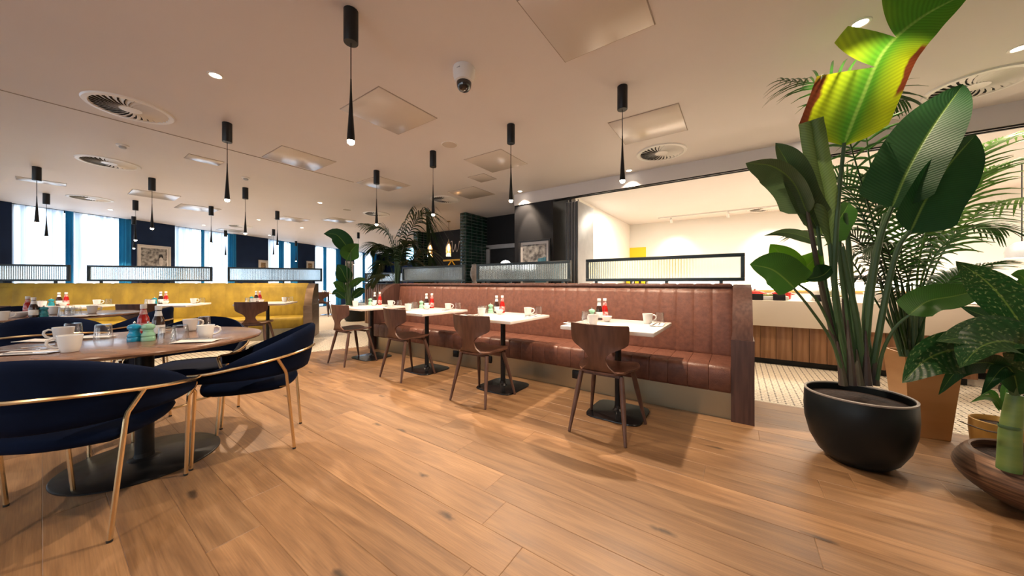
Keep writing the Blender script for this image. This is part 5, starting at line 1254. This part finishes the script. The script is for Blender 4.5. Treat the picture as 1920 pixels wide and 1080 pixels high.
for x, y, w in ((-.62, 5.78, 'behind the bench end'), (.38, 5.78, 'in front of the red casseroles'), (.95, 5.85, 'behind the paddle leaf stems')):
    inst('dish', make_dish, (x, y, .8605), 0, 'white food tray with green food ' + w, 'white food trays')
def make_buf_bowl():
    t = thing('buffet_bowl', '', 'bowl')
    MB().lathe([(.06, 0), (.08, .004), (.15, .06), (.175, .12), (.170, .122), (.14, .065), (.05, .015)], 28, cap1=False).build('bowl', 'white_metal', t); MB().lathe([(.15, .09), (.08, .115), (.002, .125)], 20, cap0=False).build('food', 'food_green', t); return t
for x, y, w in ((.98, 6.12, 'behind the paddle leaf stems'), (1.45, 5.85, 'behind the palm stalks'), (1.84, 5.80, 'at the right end of the counter')):
    inst('bbowl', make_buf_bowl, (x, y, .8605), 0, 'round white buffet bowl ' + w, 'white buffet bowls')
t = thing('back_counter', 'white back counter with timber shelf along the buffet wall', 'counter', (0, 0, 0))
MB().rbox((1.2, 9.35, .45), (7.4, .7, .90), .006).build('cabinet', 'counter_white', t); MB().rbox((1.2, 9.35, .92), (7.5, .76, .04), .006).build('worktop', 'board_wood', t)
MB().box((1.2, 9.70, 1.02), (7.2, .03, .05)).build('light_strip', 'strip_glow', t)
def make_urn():
    t = thing('drink_urn', '', 'urn'); MB().lathe([(.10, 0), (.11, .01), (.11, .30), (.10, .33), (.04, .35)], 24).build('body', 'frame_black', t); MB().lathe([(.03, .35), (.035, .38), (.002, .39)], 14).build('knob', 'steel', t)
    MB().tube([(0, -.105, .08), (0, -.16, .08), (0, -.16, .05)], .012, 8).build('tap', 'steel', t); return t
for px, w in ((1788, 'left of the pair'), (1822, 'right of the pair')):
    x = hit(px, (0, 9.2), 0, 0); inst('durn', make_urn, (x, 9.2, .9405), 0, 'dark drinks urn on the back counter, ' + w, 'dark drinks urns')
for i, px in enumerate((1180, 1196, 1208)):
    x = hit(px, (0, 9.2), 0, 0); t = thing('coffee_machine', 'black and yellow dispenser seen under the right glass screen, ' + ['left one', 'middle one', 'right one'][i], 'dispenser', (x, 9.2, .9405))
    MB().rbox((0, 0, .13), (.16, .22, .26), .01).build('body', 'frame_black', t); MB().rbox((0, -.115, .17), (.10, .012, .09), .003).build('front_panel', 'yellow_paint', t)
# yellow painted half round on the wall
xa, xb2 = hit(1149, (0, 9.735), 0, 0), hit(1211, (0, 9.735), 0, 0); ya = 1.1 + (530 - 459) / F * 8.7
pts = [(xb2, ya)] + [(xb2 - (xb2 - xa) * math.sin(math.pi / 2 * (1 - i / 16)) ** 1.0, ya - (ya - 1.28) * math.sin(math.pi / 2 * i / 16)) for i in range(17)]
tag(MB().prism(pts, 9.738, 9.75, 'y').build('wall_panel', 'yellow_paint', None, flat=True), 'flat yellow quarter round panel on the white buffet wall', 'wall panel')
t = thing('track_light', 'white ceiling track with spot heads in the buffet room', 'track light', (.2, 9.05, CEIL))
MB().box((.2, 0, -.015), (4.2, .035, .03)).build('track', 'white_metal', t)
for x in (-1.6, -.4, .8, 2.0): MB().tube([(x, 0, -.03), (x, 0, -.07), (x, .06, -.14)], [.012, .03, .035], 12).build('spot_head', 'white_metal', t)
v = at_d(1916, 470, 4.6)
t = thing('heat_lamp', 'grey dome heat lamp hanging at the right edge of the photo', 'lamp', (v.x, v.y, CEIL))
MB().tube([(0, 0, 0), (0, 0, v.z - CEIL + .12)], .006, 6).build('cord', 'black_metal', t)
z_ = v.z - CEIL; MB().lathe([(.03, z_ + .13), (.06, z_ + .12), (.125, z_ + .06), (.145, z_ - .02), (.14, z_ - .10), (.13, z_ - .10), (.12, z_ + .05)], 28, cap1=False).build('shade', 'grey_satin', t)
MB().lathe([(.05, z_ - .02), (.055, z_ - .06), (.002, z_ - .08)], 14).build('bulb', 'diffuser_glow', t)
lamp('heat_lamp_glow', 'POINT', (0, 0, z_ - .12), 12, (1, .86, .66), .05).parent = t
t = thing('castor_trolley', 'trolley with dark castors half hidden by the flecked leaves', 'trolley', (2.35, 5.25, 0))
MB().rbox((0, 0, .45), (.5, .45, .62), .01).build('body', 'counter_wood', t)
for x in (-.2, .2):
    for y in (-.17, .17):
        o = MB().tube([(x - .015, y, .045), (x + .015, y, .045)], .045, 16).build('castor', 'rubber', t); MB().box((x, y, .115), (.02, .05, .05)).build('fork', 'steel', o)
# far table with crockery past the bronze bench end
v = c2w(-6.3, 11.2); inst('two_top', make_two_top, (v.x, v.y, 0), yh, 'distant small table with crockery past the bronze bench end', 'distant tables')
put('mug', (v.x + .1, v.y, 0), 0, 'on the distant table past the bronze bench end'); put('mug', (v.x - .15, v.y - .1, 0), 1, 'at the left of the distant table past the bronze bench end')
v = c2w(-6.15, 10.6); inst('ply', make_ply_chair, (v.x, v.y, 0), yh, 'distant walnut plywood chair past the bronze bench end', 'plywood chairs')
